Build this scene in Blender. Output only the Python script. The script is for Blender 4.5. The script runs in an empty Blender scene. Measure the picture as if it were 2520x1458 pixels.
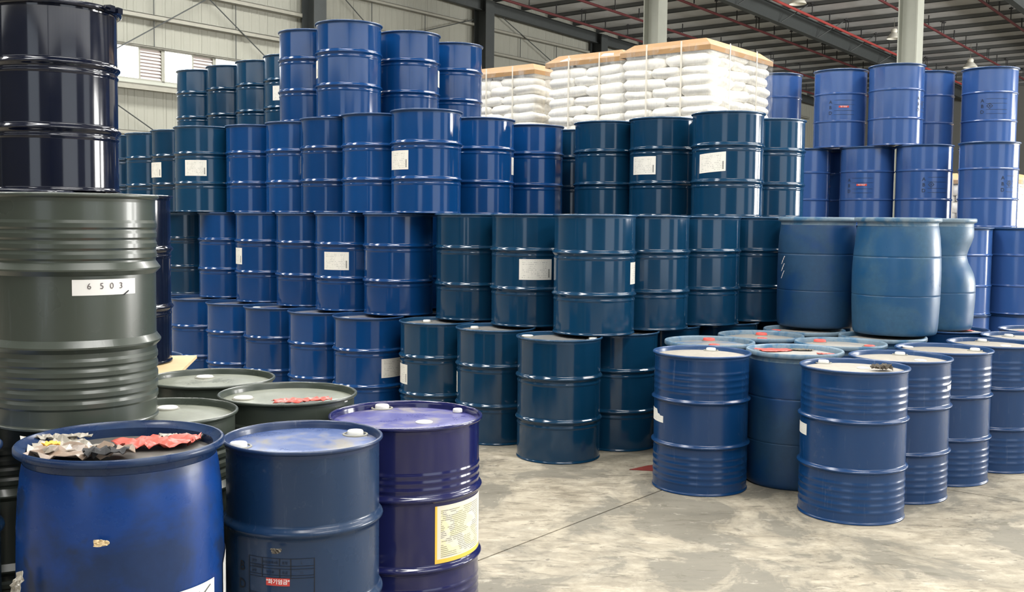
import math
DOOR_R = 95.0         # watts of daylight at the right-hand loading door
DOOR_N = 45.0          # and at the near door
ROOF_FILL = 4500.0        # at two unseen lamps farther down the hall, added to brighten the roof
# translucent roof strips: s, b, width, length, watts of daylight
SKY = [(2.0, b_, 1.2, 8.0, 480.0) for b_ in (-7.5, -1.0, 5.5, 12.0, 18.0)] + [(14.5, b_, 1.2, 8.0, 800.0) for b_ in (-7.5, -1.0, 5.5, 12.0, 18.0)]
EXPO = 0.36
PANE = 6.0
BAND = 1.4             # brightness of the added glowing sheets high in the near and right-hand walls
import bpy, bmesh, math, random
from mathutils import Vector, Matrix
R_ = math.radians
scene = bpy.context.scene
COL = scene.collection

# ------------------------------------------------------------------ camera, world, lights, exposure
cam_data = bpy.data.cameras.new('camera')
cam_data.sensor_width = 36.0
cam_data.lens = 36.0 * 2564 / 2520
cam_data.shift_y = -27.5 / 2520
cam_data.clip_end = 300
camera = bpy.data.objects.new('camera', cam_data)
COL.objects.link(camera)
_p, _r = R_(3.57), 0.0102
_f = Vector((0, math.cos(_p), -math.sin(_p)))
_u0 = Vector((0, math.sin(_p), math.cos(_p)))
_x0 = Vector((1, 0, 0))
_x = _x0 * math.cos(_r) + _u0 * math.sin(_r)
_u = _u0 * math.cos(_r) - _x0 * math.sin(_r)
_m = Matrix((_x, _u, -_f)).transposed().to_4x4()
_m.translation = Vector((0, 0, 1.598))
camera.matrix_world = _m
scene.camera = camera

# building axes: A runs along the rear left wall, B runs towards that wall
TH = R_(38.5)
AX = Vector((math.sin(TH), math.cos(TH), 0))
BX = Vector((-math.cos(TH), math.sin(TH), 0))
ROT = math.atan2(AX.y, AX.x)          # z rotation that turns local +x into AX (local +y into BX)


def W(s, b, z=0.0):
    return AX * s + BX * b + Vector((0, 0, z))


def roof_z(s):
    return 8.8 - 0.02 * (s - 26.8)


world = bpy.data.worlds.new('world')
scene.world = world
world.use_nodes = True
world.node_tree.nodes['Background'].inputs[0].default_value = (0.80, 0.90, 1.0, 1)
world.node_tree.nodes['Background'].inputs[1].default_value = 1.0


def area(name, loc, direction, sx, sy, power, col=(1, 1, 1)):
    d = bpy.data.lights.new(name, 'AREA')
    d.shape = 'RECTANGLE'
    d.size = sx
    d.size_y = sy
    d.energy = power
    d.color = col
    o = bpy.data.objects.new(name, d)
    COL.objects.link(o)
    o.location = loc
    z = -Vector(direction).normalized()
    up = Vector((0, 0, 1)) if abs(z.z) < .9 else AX
    y = (up - z * up.dot(z)).normalized()
    x = y.cross(z)
    m = Matrix((x, y, z)).transposed().to_4x4()
    m.translation = Vector(loc)
    o.matrix_world = m
    return o


# daylight through the loading doors of the right-hand wall and of the near end wall, plus two added roof fills
area('door_daylight_right', W(1.5, -13.8, 2.6), BX, 9, 5.0, DOOR_R, (1.0, 0.985, 0.95))
area('door_daylight_far_right', W(13.5, -13.8, 2.6), BX, 5, 5.0, DOOR_R * .5, (1.0, 0.985, 0.95))
area('roof_fill_back_right', W(26.0, -13.8, 2.6), BX, 8, 5.0, ROOF_FILL, (1.0, 0.985, 0.95))  # added lamp with no known door, lifts the dim far roof
area('roof_fill_back_right', W(40.0, -13.8, 2.6), BX, 8, 5.0, ROOF_FILL, (1.0, 0.985, 0.95))  # second added lamp for the far roof
area('door_daylight_near', W(-11.8, -2.0, 2.6), AX, 6, 5.0, DOOR_N, (0.95, 0.98, 1.0))
# daylight through the translucent roof strips over the open floor
for _i, (_s, _b, _sx, _sy, _w) in enumerate(SKY):
    area('roof_skylight', W(_s, _b, roof_z(_s) - .12), (0, 0, -1), _sx, _sy, _w, (1.0, 0.99, 0.95))

scene.view_settings.view_transform = 'Standard'
scene.view_settings.look = 'None'
scene.view_settings.gamma = 1.0
scene.view_settings.use_curve_mapping = False
scene.view_settings.exposure = EXPO
scene.cycles.use_denoising = True
scene.cycles.max_bounces = 7
scene.cycles.diffuse_bounces = 4
scene.cycles.sample_clamp_indirect = 6


# ------------------------------------------------------------------ materials
def new_mat(name):
    m = bpy.data.materials.new(name)
    m.use_nodes = True
    nt = m.node_tree
    return m, nt, nt.nodes['Principled BSDF']


def N(nt, typ, **kw):
    n = nt.nodes.new(typ)
    for k, v in kw.items():
        if k.startswith('i_'):
            n.inputs[k[2:].replace('_', ' ')].default_value = v
        else:
            setattr(n, k, v)
    return n


def ramp(nt, fac, stops):
    r = nt.nodes.new('ShaderNodeValToRGB')
    e = r.color_ramp.elements
    while len(e) < len(stops):
        e.new(.5)
    for el, (p, c) in zip(e, stops):
        el.position = p
        el.color = c if len(c) == 4 else (*c, 1)
    nt.links.new(fac, r.inputs[0])
    return r.outputs[0]


def mix(nt, fac, a, b, typ='MIX'):
    n = nt.nodes.new('ShaderNodeMix')
    n.data_type = 'RGBA'
    n.blend_type = typ
    for sock, v in ((n.inputs[0], fac), (n.inputs[6], a), (n.inputs[7], b)):
        if hasattr(v, 'links') or hasattr(v, 'is_linked'):
            nt.links.new(v, sock)
        elif isinstance(v, (int, float)):
            sock.default_value = v
        else:
            sock.default_value = (*v, 1) if len(v) == 3 else v
    return n.outputs[2]


def math_n(nt, op, a, b=0.0):
    n = nt.nodes.new('ShaderNodeMath')
    n.operation = op
    for i, v in enumerate((a, b)):
        if hasattr(v, 'is_linked'):
            nt.links.new(v, n.inputs[i])
        else:
            n.inputs[i].default_value = v
    return n.outputs[0]


def noise(nt, vec, scale, detail=4.0, rough=.55, dist=0.0):
    n = nt.nodes.new('ShaderNodeTexNoise')
    n.inputs['Scale'].default_value = scale
    n.inputs['Detail'].default_value = detail
    n.inputs['Roughness'].default_value = rough
    n.inputs['Distortion'].default_value = dist
    if vec is not None:
        nt.links.new(vec, n.inputs['Vector'])
    return n.outputs['Fac']


def coords(nt, kind='Object', scale=None, random_offset=False):
    t = nt.nodes.new('ShaderNodeTexCoord')
    out = t.outputs[kind]
    if random_offset:
        oi = nt.nodes.new('ShaderNodeObjectInfo')
        v = nt.nodes.new('ShaderNodeVectorMath')
        v.operation = 'ADD'
        k = math_n(nt, 'MULTIPLY', oi.outputs['Random'], 57.0)
        nt.links.new(out, v.inputs[0])
        nt.links.new(k, v.inputs[1])
        out = v.outputs[0]
    if scale:
        mp = nt.nodes.new('ShaderNodeMapping')
        mp.inputs['Scale'].default_value = scale
        nt.links.new(out, mp.inputs['Vector'])
        out = mp.outputs[0]
    return out


def bump(nt, bsdf, height, strength, dist=.01):
    b = nt.nodes.new('ShaderNodeBump')
    b.inputs['Strength'].default_value = strength
    b.inputs['Distance'].default_value = dist
    nt.links.new(height, b.inputs['Height'])
    nt.links.new(b.outputs[0], bsdf.inputs['Normal'])


def paint(name, col, rough=.2, vary=.12, coat=0.0, wear=0.0, spec=.5, wave=.0):
    """sprayed enamel on sheet steel: tone varies a little from drum to drum, faint scuffs"""
    m, nt, p = new_mat(name)
    oi = nt.nodes.new('ShaderNodeObjectInfo')
    c = coords(nt, 'Object', None, True)
    hsv = nt.nodes.new('ShaderNodeHueSaturation')
    hsv.inputs['Color'].default_value = (*col, 1)
    v = math_n(nt, 'MULTIPLY_ADD', oi.outputs['Random'], 2 * vary)
    v.node.inputs[2].default_value = 1 - vary
    nt.links.new(v, hsv.inputs['Value'])
    out = hsv.outputs[0]
    if wear:
        f = ramp(nt, noise(nt, c, 9, 8, .7), [(.62, (0, 0, 0)), (.8, (wear, wear, wear))])
        out = mix(nt, f, out, (.34, .34, .33))
        sc = ramp(nt, noise(nt, coords(nt, 'Object', (40, 40, 3), True), 1.0, 5, .7), [(.60, (0, 0, 0)), (.74, (wear * .6,) * 3)])
        out = mix(nt, sc, out, (.30, .33, .38))
    nt.links.new(out, p.inputs['Base Color'])
    r = math_n(nt, 'MULTIPLY_ADD', noise(nt, c, 5, 3), .12)
    r.node.inputs[2].default_value = rough - .05
    nt.links.new(r, p.inputs['Roughness'])
    p.inputs['Specular IOR Level'].default_value = spec
    p.inputs['Coat Weight'].default_value = coat
    p.inputs['Coat Roughness'].default_value = .06
    if wave:
        bump(nt, p, noise(nt, coords(nt, 'Object', (1, 1, .12), True), 4, 1), wave, .006)
    return m


def dusty(name, col, dust, amount=.5, rough=.5, scale=6, spec=.4):
    """painted lid under a coat of settled dust, blotchy"""
    m, nt, p = new_mat(name)
    c = coords(nt, 'Object', None, True)
    n1 = noise(nt, c, scale, 8, .65, .4)
    f = ramp(nt, n1, [(max(0, .56 - amount * .34), (0, 0, 0)), (max(.1, .72 - amount * .42), (1, 1, 1))])
    f2 = noise(nt, c, 34, 4, .6)
    d2 = mix(nt, f2, tuple(x * .72 for x in dust), tuple(min(1, x * 1.22) for x in dust))
    nt.links.new(mix(nt, f, col, d2), p.inputs['Base Color'])
    nt.links.new(ramp(nt, n1, [(.3, (rough * .6,) * 3), (.7, (min(1, rough * 1.3),) * 3)]), p.inputs['Roughness'])
    p.inputs['Specular IOR Level'].default_value = spec
    bump(nt, p, f2, .06, .004)
    return m


def plain(name, col, rough=.5, spec=.4, metal=0.0, nscale=8, namt=.12, bmp=0.0):
    m, nt, p = new_mat(name)
    n = noise(nt, coords(nt, 'Object', None, True), nscale, 5, .6)
    nt.links.new(mix(nt, n, tuple(x * (1 - namt) for x in col), tuple(min(1, x * (1 + namt)) for x in col)), p.inputs['Base Color'])
    p.inputs['Roughness'].default_value = rough
    p.inputs['Specular IOR Level'].default_value = spec
    p.inputs['Metallic'].default_value = metal
    if bmp:
        bump(nt, p, n, bmp, .01)
    return m


def paper(name, base, ink, rows=11, dens=.5, side_bar=True, yellow=False):
    """printed sheet: rows of small grey print that cannot be read, by UV"""
    m, nt, p = new_mat(name)
    t = nt.nodes.new('ShaderNodeTexCoord')
    sep = nt.nodes.new('ShaderNodeSeparateXYZ')
    nt.links.new(t.outputs['UV'], sep.inputs[0])
    u, v = sep.outputs[0], sep.outputs[1]
    fr = math_n(nt, 'FRACT', math_n(nt, 'MULTIPLY', v, float(rows)))
    line = math_n(nt, 'LESS_THAN', fr, .42)
    cmb = nt.nodes.new('ShaderNodeCombineXYZ')
    nt.links.new(math_n(nt, 'MULTIPLY', u, 34.0), cmb.inputs[0])
    nt.links.new(math_n(nt, 'MULTIPLY', math_n(nt, 'FLOOR', math_n(nt, 'MULTIPLY', v, float(rows))), 7.3), cmb.inputs[1])
    word = math_n(nt, 'GREATER_THAN', noise(nt, cmb.outputs[0], 1.0, 2), 1 - dens)
    cmb2 = nt.nodes.new('ShaderNodeCombineXYZ')
    nt.links.new(math_n(nt, 'MULTIPLY', u, 3.0), cmb2.inputs[0])
    nt.links.new(math_n(nt, 'MULTIPLY', v, 4.0), cmb2.inputs[1])
    block = math_n(nt, 'GREATER_THAN', noise(nt, cmb2.outputs[0], 1.4, 1), .44)
    inside = math_n(nt, 'MULTIPLY', math_n(nt, 'MULTIPLY', math_n(nt, 'GREATER_THAN', u, .08), math_n(nt, 'LESS_THAN', u, .86)),
                    math_n(nt, 'MULTIPLY', math_n(nt, 'GREATER_THAN', v, .08), math_n(nt, 'LESS_THAN', v, .93)))
    k = math_n(nt, 'MULTIPLY', math_n(nt, 'MULTIPLY', line, word), math_n(nt, 'MULTIPLY', inside, block))
    col = mix(nt, math_n(nt, 'MULTIPLY', k, .5), base, ink)
    if side_bar:
        bar = math_n(nt, 'MULTIPLY', math_n(nt, 'MULTIPLY', math_n(nt, 'GREATER_THAN', u, .885), math_n(nt, 'LESS_THAN', u, .935)),
                     math_n(nt, 'MULTIPLY', math_n(nt, 'GREATER_THAN', v, .1), math_n(nt, 'LESS_THAN', v, .52)))
        st = math_n(nt, 'GREATER_THAN', math_n(nt, 'FRACT', math_n(nt, 'MULTIPLY', v, 40.0)), .3)
        col = mix(nt, math_n(nt, 'MULTIPLY', bar, st), col, (.05, .05, .05))
    if yellow:
        e = math_n(nt, 'MAXIMUM', math_n(nt, 'LESS_THAN', v, .07), math_n(nt, 'LESS_THAN', u, .03))
        col = mix(nt, e, col, (.85, .50, .06))
        hl = math_n(nt, 'MULTIPLY', math_n(nt, 'GREATER_THAN', noise(nt, cmb2.outputs[0], 1.1, 1), .46), inside)
        col = mix(nt, math_n(nt, 'MULTIPLY', hl, .3), col, (.85, .75, .25))
        col = mix(nt, math_n(nt, 'MULTIPLY', k, .6), col, ink)
    nt.links.new(col, p.inputs['Base Color'])
    p.inputs['Roughness'].default_value = .55
    return m


M = {}
M['teal'] = paint('teal enamel', (.004, .036, .084), .11, .15, .05, 0, .5, .01)
M['blue'] = paint('blue enamel', (.003, .042, .158), .11, .15, .05, 0, .5, .01)
M['royal'] = paint('royal blue enamel', (.032, .088, .27), .17, .08, .15, 0, .5, .008)
M['bead'] = paint('worn blue enamel', (.0035, .035, .118), .24, .08, .05, .18, .5, .01)
M['navy'] = paint('scuffed navy enamel', (.007, .027, .072), .26, .05, .05, .18, .5, .01)
M['purple'] = paint('violet blue enamel', (.008, .010, .072), .14, .05, .25, 0, .5, .01)
M['grey'] = paint('grey green enamel', (.046, .056, .045), .28, .05, .1, .12, .5, .01)
M['black'] = paint('black blue gloss enamel', (.004, .006, .016), .10, .05, .15, 0, .5, .02)
M['chime_blue'] = paint('blue rim', (.013, .050, .145), .3, .1, .05, .3)
M['chime_teal'] = paint('teal rim', (.014, .06, .13), .25, .1, .15, .2)
M['chime_navy'] = paint('navy rim', (.012, .030, .085), .3, .05, .1, .3)
M['lid_teal'] = dusty('dusty teal lid', (.03, .05, .075), (.20, .195, .185), .75, .45, 5)
M['lid_blue'] = dusty('dusty blue lid', (.02, .05, .16), (.16, .16, .18), .6, .45, 5)
M['lid_dust'] = dusty('dust covered lid', (.13, .15, .19), (.31, .28, .235), 1.0, .6, 4)
M['lid_navy'] = dusty('blue lid with dust blotches', (.045, .085, .235), (.17, .155, .135), .22, .36, 5, .6)
M['lid_purple'] = dusty('violet lid with dust blotches', (.050, .050, .215), (.16, .14, .165), .22, .36, 6, .6)
M['lid_grey'] = dusty('pale grey green lid', (.140, .152, .115), (.175, .187, .145), .7, .35, 3, .6)
M['lid_plastic'] = dusty('grimy plastic lid', (.07, .15, .27), (.23, .225, .215), .55, .55, 5)
M['lid_plastic_grey'] = dusty('grey grimy plastic lid', (.16, .17, .19), (.29, .275, .25), .8, .6, 5)
M['lid_sludge'] = plain('dark tarry surface', (.095, .088, .080), .45, .4, 0, 5, .45, .2)
M['plastic'] = dusty('blue plastic with grime', (.007, .042, .128), (.016, .055, .118), .35, .42, 2.5)
M['plastic_pale'] = dusty('sun bleached blue plastic', (.010, .068, .165), (.030, .092, .168), .4, .42, 2.5)
M['plastic_deep'] = dusty('deep blue plastic', (.003, .036, .180), (.006, .024, .085), .40, .36, 2.2)
_m, _nt, _p = M['plastic_deep'], M['plastic_deep'].node_tree, M['plastic_deep'].node_tree.nodes['Principled BSDF']
_old = _p.inputs['Base Color'].links[0].from_socket
_sp = ramp(_nt, noise(_nt, coords(_nt, 'Object', (1, 1, .8)), 6.5, 3, .6, .3), [(.57, (0, 0, 0)), (.63, (.8,) * 3)])
_nt.links.new(mix(_nt, _sp, _old, (.010, .022, .060)), _p.inputs['Base Color'])
M['plastic_rim'] = dusty('worn plastic rim', (.05, .14, .25), (.17, .24, .30), .5, .45, 7)
M['plastic_rim_deep'] = dusty('deep blue plastic rim', (.006, .022, .075), (.015, .035, .09), .3, .3, 7)
M['cap_white'] = plain('white plastic cap', (.74, .73, .69), .4, .5)
M['cap_red'] = plain('red plastic cap', (.75, .11, .09), .45, .4)
M['paper'] = paper('printed label', (.78, .75, .68), (.30, .29, .27))
M['paper_small'] = paper('small printed label', (.74, .73, .68), (.25, .25, .24), 6, .45, False)
M['paper_yellow'] = paper('safety data sheet label', (.70, .66, .54), (.14, .13, .10), 30, .62, False, True)
M['paper_plain'] = plain('white paper strip', (.70, .69, .66), .6, .3, 0, 6, .05)
M['ink'] = plain('black print', (.012, .014, .02), .5, .3)
M['ink_soft'] = plain('faded dark print', (.02, .035, .075), .5, .3)
M['ink_brown'] = plain('dark grey print', (.10, .08, .08), .6, .3)
M['red_print'] = plain('red print', (.55, .06, .05), .5, .3)
M['white_print'] = plain('white print', (.9, .85, .82), .5, .3)
M['film_red'] = plain('red film', (.68, .085, .065), .32, .5, 0, 14, .35)
M['film_red_pale'] = plain('faded red film', (.55, .10, .075), .35, .5, 0, 14, .35)
M['tape_brown'] = plain('brown packing tape', (.26, .195, .15), .3, .5, 0, 14, .75)
M['tape_pale'] = plain('pale crumpled tape', (.36, .33, .28), .25, .6, 0, 20, .5)
M['orange'] = plain('orange scrap', (.80, .42, .05), .5)
M['rag'] = plain('dirty grey rag', (.12, .105, .085), .8, .2, 0, 25, .6)
M['wood'] = plain('raw pine board', (.62, .47, .27), .65, .3, 0, 12, .18)
M['kraft'] = plain('kraft cardboard', (.38, .225, .105), .7, .25, 0, 5, .22)
M['sack'] = plain('white woven sack', (.92, .89, .82), .55, .35, 0, 30, .05, .15)
M['sack_print'] = plain('grey sack print', (.50, .48, .47), .6, .3)
M['strap'] = plain('cream strap', (.75, .70, .60), .4, .4)
M['panel'] = plain('cream wall sheet', (.235, .235, .20), .55, .3, 0, 1.2, .05)
M['panel_grey'] = plain('grey wall sheet', (.13, .13, .12), .6, .3, 0, 1.2, .05)
M['girt'] = plain('galvanised wall rail', (.22, .215, .18), .5, .4, .0, 6, .15)
M['steel_dark'] = plain('dark grey steel', (.035, .04, .04), .55, .4, 0, 6, .2)
M['steel_grey'] = plain('grey painted steel', (.30, .31, .27), .5, .4, 0, 4, .1)
M['purlin'] = plain('grey purlin steel', (.10, .105, .105), .5, .4, 0, 5, .15)
M['foil'] = plain('silver roof insulation', (.55, .555, .56), .42, .5, .0, 2.5, .25, .4)
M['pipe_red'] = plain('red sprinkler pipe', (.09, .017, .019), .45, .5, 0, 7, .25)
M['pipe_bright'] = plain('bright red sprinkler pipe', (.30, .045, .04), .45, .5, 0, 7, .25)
M['maroon'] = plain('maroon sheet', (.20, .035, .028), .6, .3, 0, 20, .3)
M['lamp'] = plain('white enamel shade', (.66, .64, .56), .4, .5)
M['dark'] = plain('dark fitting', (.03, .03, .032), .6, .3)
M['louvre'] = plain('pinkish grey louvre', (.52, .46, .44), .5, .4, 0, 6, .06)


def emit(name, col, strength):
    m, nt, p = new_mat(name)
    p.inputs['Base Color'].default_value = (.8, .8, .8, 1)
    p.inputs['Emission Color'].default_value = (*col, 1)
    p.inputs['Emission Strength'].default_value = strength
    return m


M['daylit_pane'] = emit('daylit frosted pane', (1.0, .99, .96), PANE)


M['wall_glow'] = emit('added wall glow sheet', (.97, .99, 1.0), BAND)  # added glow on unseen walls, mirrored by the upper drums


def film_mat():
    m = bpy.data.materials.new('clear stretch film')
    m.use_nodes = True
    nt = m.node_tree
    nt.nodes.clear()
    out = nt.nodes.new('ShaderNodeOutputMaterial')
    tr = nt.nodes.new('ShaderNodeBsdfTransparent')
    gl = nt.nodes.new('ShaderNodeBsdfPrincipled')
    gl.inputs['Base Color'].default_value = (.92, .91, .88, 1)
    gl.inputs['Roughness'].default_value = .2
    c = coords(nt, 'Object', (6, 6, 2), True)
    n = noise(nt, c, 3, 6, .7, .8)
    bump(nt, gl, n, .6, .03)
    mx = nt.nodes.new('ShaderNodeMixShader')
    f = ramp(nt, n, [(.45, (.05,) * 3), (.75, (.32,) * 3)])
    nt.links.new(f, mx.inputs[0])
    nt.links.new(tr.outputs[0], mx.inputs[1])
    nt.links.new(gl.outputs[0], mx.inputs[2])
    nt.links.new(mx.outputs[0], out.inputs[0])
    return m


M['film'] = film_mat()


def concrete_mat():
    m, nt, p = new_mat('stained concrete')
    g = nt.nodes.new('ShaderNodeNewGeometry')
    c = g.outputs['Position']

    def sc(v):
        mp = nt.nodes.new('ShaderNodeMapping')
        mp.inputs['Scale'].default_value = v
        nt.links.new(c, mp.inputs['Vector'])
        return mp.outputs[0]
    big = noise(nt, sc((1.0, .8, 1)), 1.7, 8, .68, .6)
    mid = noise(nt, sc((1.0, 1.6, 1)), 4.5, 9, .72, .5)
    fine = noise(nt, c, 26, 6, .7)
    base = ramp(nt, mid, [(.32, (.17, .148, .112)), (.44, (.30, .263, .20)), (.56, (.405, .36, .28)), (.74, (.51, .46, .37))])
    stain = ramp(nt, big, [(.45, (0, 0, 0)), (.49, (.5, .5, .5)), (.58, (1, 1, 1))])
    base = mix(nt, stain, mix(nt, .78, base, (.135, .128, .107)), base)
    # short scuffs and flaked spots
    st = noise(nt, sc((3.0, 9.0, 1)), 2.4, 7, .70, .9)
    sk = ramp(nt, st, [(.385, (1, 1, 1)), (.43, (0, 0, 0))])
    base = mix(nt, math_n(nt, 'MULTIPLY', sk, .7), base, (.12, .108, .085))
    fl = ramp(nt, noise(nt, sc((2.0, 5.0, 1)), 3.1, 6, .7, .5), [(.60, (0, 0, 0)), (.66, (1, 1, 1))])
    base = mix(nt, math_n(nt, 'MULTIPLY', fl, .45), base, (.52, .48, .40))
    sp = ramp(nt, noise(nt, c, 9, 2, .5), [(.24, (1, 1, 1)), (.27, (0, 0, 0))])
    base = mix(nt, math_n(nt, 'MULTIPLY', sp, .6), base, (.10, .09, .08))
    base = mix(nt, math_n(nt, 'MULTIPLY', fine, .2), base, (.22, .20, .16))
    nt.links.new(base, p.inputs['Base Color'])
    nt.links.new(ramp(nt, mid, [(.3, (.55,) * 3), (.7, (.85,) * 3)]), p.inputs['Roughness'])
    p.inputs['Specular IOR Level'].default_value = .25
    bump(nt, p, fine, .15, .006)
    return m


M['concrete'] = concrete_mat()
# ------------------------------------------------------------------ mesh helpers
def mesh(name, verts, faces, mat, smooth=False, uvs=None, angle=None):
    me = bpy.data.meshes.new(name)
    me.from_pydata([tuple(v) for v in verts], [], faces)
    for mm in (mat if isinstance(mat, (list, tuple)) else [mat]):
        me.materials.append(M[mm] if isinstance(mm, str) else mm)
    if uvs:
        l = me.uv_layers.new(name='UVMap')
        for lp in me.loops:
            l.data[lp.index].uv = uvs[lp.vertex_index]
    if smooth:
        me.polygons.foreach_set('use_smooth', [True] * len(me.polygons))
        if angle:
            me.set_sharp_from_angle(angle=R_(angle))
    me.update()
    return me


def obj(name, me, parent=None, loc=None, rz=None):
    o = bpy.data.objects.new(name, me)
    COL.objects.link(o)
    if parent is not None:
        o.parent = parent
    if loc is not None:
        o.location = loc
    if rz is not None:
        o.rotation_euler = (0, 0, rz)
    return o


def tag(o, label, cat, group=None):
    o['label'] = label
    o['category'] = cat
    if group:
        o['group'] = group
    return o


def thing(name, label, cat, loc=(0, 0, 0), rz=0.0, group=None):
    o = obj(name, None, None, loc, rz)
    o.empty_display_size = .1
    return tag(o, label, cat, group)


def struct(o):
    o['kind'] = 'structure'
    return o


class MB:
    """collects shapes into one mesh"""
    def __init__(self):
        self.v, self.f = [], []

    def add(self, vs, fs):
        n = len(self.v)
        self.v += [tuple(v) for v in vs]
        self.f += [tuple(i + n for i in f) for f in fs]

    def box(self, x0, x1, y0, y1, z0, z1):
        self.add([(x0, y0, z0), (x1, y0, z0), (x1, y1, z0), (x0, y1, z0), (x0, y0, z1), (x1, y0, z1), (x1, y1, z1), (x0, y1, z1)],
                 [(0, 3, 2, 1), (4, 5, 6, 7), (0, 1, 5, 4), (1, 2, 6, 5), (2, 3, 7, 6), (3, 0, 4, 7)])

    def lathe(self, prof, seg, cx=0, cy=0, close=False, a0=0.0):
        """prof: (r, z) from outside bottom to top; r == 0 makes a pole"""
        vs, rings = [], []
        for r, z in prof:
            if r < 1e-6:
                rings.append([len(vs)])
                vs.append((cx, cy, z))
            else:
                rings.append(list(range(len(vs), len(vs) + seg)))
                vs += [(cx + r * math.cos(a0 + 2 * math.pi * i / seg), cy + r * math.sin(a0 + 2 * math.pi * i / seg), z) for i in range(seg)]
        fs = []
        pairs = list(zip(rings[:-1], rings[1:]))
        if close:
            pairs.append((rings[-1], rings[0]))
        for lo, hi in pairs:
            for i in range(seg):
                j = (i + 1) % seg
                if len(lo) == 1 and len(hi) == 1:
                    continue
                if len(lo) == 1:
                    fs.append((lo[0], hi[j], hi[i]))
                elif len(hi) == 1:
                    fs.append((lo[i], lo[j], hi[0]))
                else:
                    fs.append((lo[i], lo[j], hi[j], hi[i]))
        self.add(vs, fs)

    def tube(self, p, q, r, seg=8):
        p, q = Vector(p), Vector(q)
        d = (q - p).normalized()
        u = d.orthogonal().normalized()
        w = d.cross(u)
        vs = []
        for c in (p, q):
            vs += [c + (u * math.cos(2 * math.pi * i / seg) + w * math.sin(2 * math.pi * i / seg)) * r for i in range(seg)]
        fs = [(i, (i + 1) % seg, seg + (i + 1) % seg, seg + i) for i in range(seg)]
        fs += [tuple(range(seg - 1, -1, -1)), tuple(range(seg, 2 * seg))]
        self.add(vs, fs)

    def mesh(self, name, mat, smooth=False, angle=None):
        return mesh(name, self.v, self.f, mat, smooth, None, angle)


def solidify(o, t=.003, off=1.0):
    md = o.modifiers.new('thickness', 'SOLIDIFY')
    md.thickness = t
    md.offset = off
    return o


# ------------------------------------------------------------------ the building
# floor: cast slabs with open joints; slabs are 6.5 x 6.2 m in the building's axes
floor = struct(obj('floor', None))
floor.empty_display_size = .1
bed = MB()
bed.box(-16, 56, -16, 24, -.30, -.11)
obj('subbase', bed.mesh('subbase', 'dark'), floor, (0, 0, 0), ROT)
S0 = [-15.0, -8.5, 0.0, 6.49, 13.0, 19.5, 26.0, 32.5, 39.0, 45.5, 54.0]
B0 = [-15.0, -9.3, -3.1, 3.1, 9.3, 15.5, 22.3]
for i in range(len(S0) - 1):
    for j in range(len(B0) - 1):
        g = .005
        mb = MB()
        mb.box(S0[i] + g, S0[i + 1] - g, B0[j] + g, B0[j + 1] - g, -.12, 0)
        obj('slab', mb.mesh('slab', 'concrete'), floor, (0, 0, 0), ROT)

WB = 22.0                       # the rear left wall stands at b = 22
wall_left = struct(obj('wall_left', None))
wall_left.empty_display_size = .1


def ribbed_panel(w, z0, z1):
    """one trapezoidal wall sheet; local x along the wall, -y faces the hall"""
    prof = []
    n = 4
    p = w / n
    for i in range(n):
        x = i * p
        prof += [(x, 0), (x + p * .60, 0), (x + p * .68, -.010), (x + p * .90, -.010), (x + p * .98, 0)]
    prof.append((w - .004, 0))
    vs, fs = [], []
    for x, y in prof:
        vs += [(x, y, z0), (x, y, z1)]
    for i in range(len(prof) - 1):
        a = 2 * i
        fs.append((a, a + 2, a + 3, a + 1))
    k = len(vs)
    vs += [(0, .05, z0), (0, .05, z1), (w - .004, .05, z0), (w - .004, .05, z1)]
    fs.append((k + 2, k, k + 1, k + 3))
    return mesh('panel', vs, fs, 'panel')


PW = 1.0
full_panel = ribbed_panel(PW, 0, 9.5)
low_panel = ribbed_panel(PW, 0, 4.70)
high_panel = ribbed_panel(PW, 5.54, 9.5)
s = 4.4
while s < 53:
    if s < 18.3:
        for me in (low_panel, high_panel):
            obj('panel', me, wall_left, W(s, WB), ROT)
    else:
        obj('panel', full_panel, wall_left, W(s, WB), ROT)
    s += PW


def rail(s0, s1, z, h=.10, d=.16, mat='girt'):
    """C-section rail fixed to the inside of the wall"""
    mb = MB()
    L = s1 - s0
    mb.box(0, L, -d, -.024, z + h * .5 - .02, z + h * .5)
    mb.box(0, L, -d, -.024, z - h * .5, z - h * .5 + .02)
    mb.box(0, L, -d, -d + .02, z - h * .5, z + h * .5)
    return obj('girt', mb.mesh('girt', mat), wall_left, W(s0, WB), ROT)


rail(5, 18.4, 3.52)
rail(5, 18.4, 5.53, .05, .10)
rail(5, 18.4, 6.21, .12, .18)
rail(5, 18.4, 6.95, .12, .18)
rail(18.9, 25.4, 6.95)
rail(18.9, 25.4, 7.78, .10)
for z in (7.0, 7.75):
    rail(26.0, 31.9, z, .10)
    rail(32.5, 52.0, z, .10)
# sill flashing under the window band
mb = MB()
mb.box(0, 13.4, -.30, -.02, 4.60, 4.635)
mb.box(0, 13.4, -.30, -.27, 4.50, 4.635)
obj('sill_flashing', mb.mesh('sill_flashing', 'girt'), wall_left, W(5, WB), ROT)
mb = MB()
mb.box(0, 13.4, -.07, -.02, 4.64, 4.74)
obj('sill_board', mb.mesh('sill_board', 'steel_grey'), wall_left, W(5, WB), ROT)

# sag rods and wind braces on the wall
def rod(p, q, r=.012):
    mb = MB()
    mb.tube(p, q, r, 6)
    return obj('brace_rod', mb.mesh('brace_rod', 'steel_dark'), wall_left)


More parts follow.
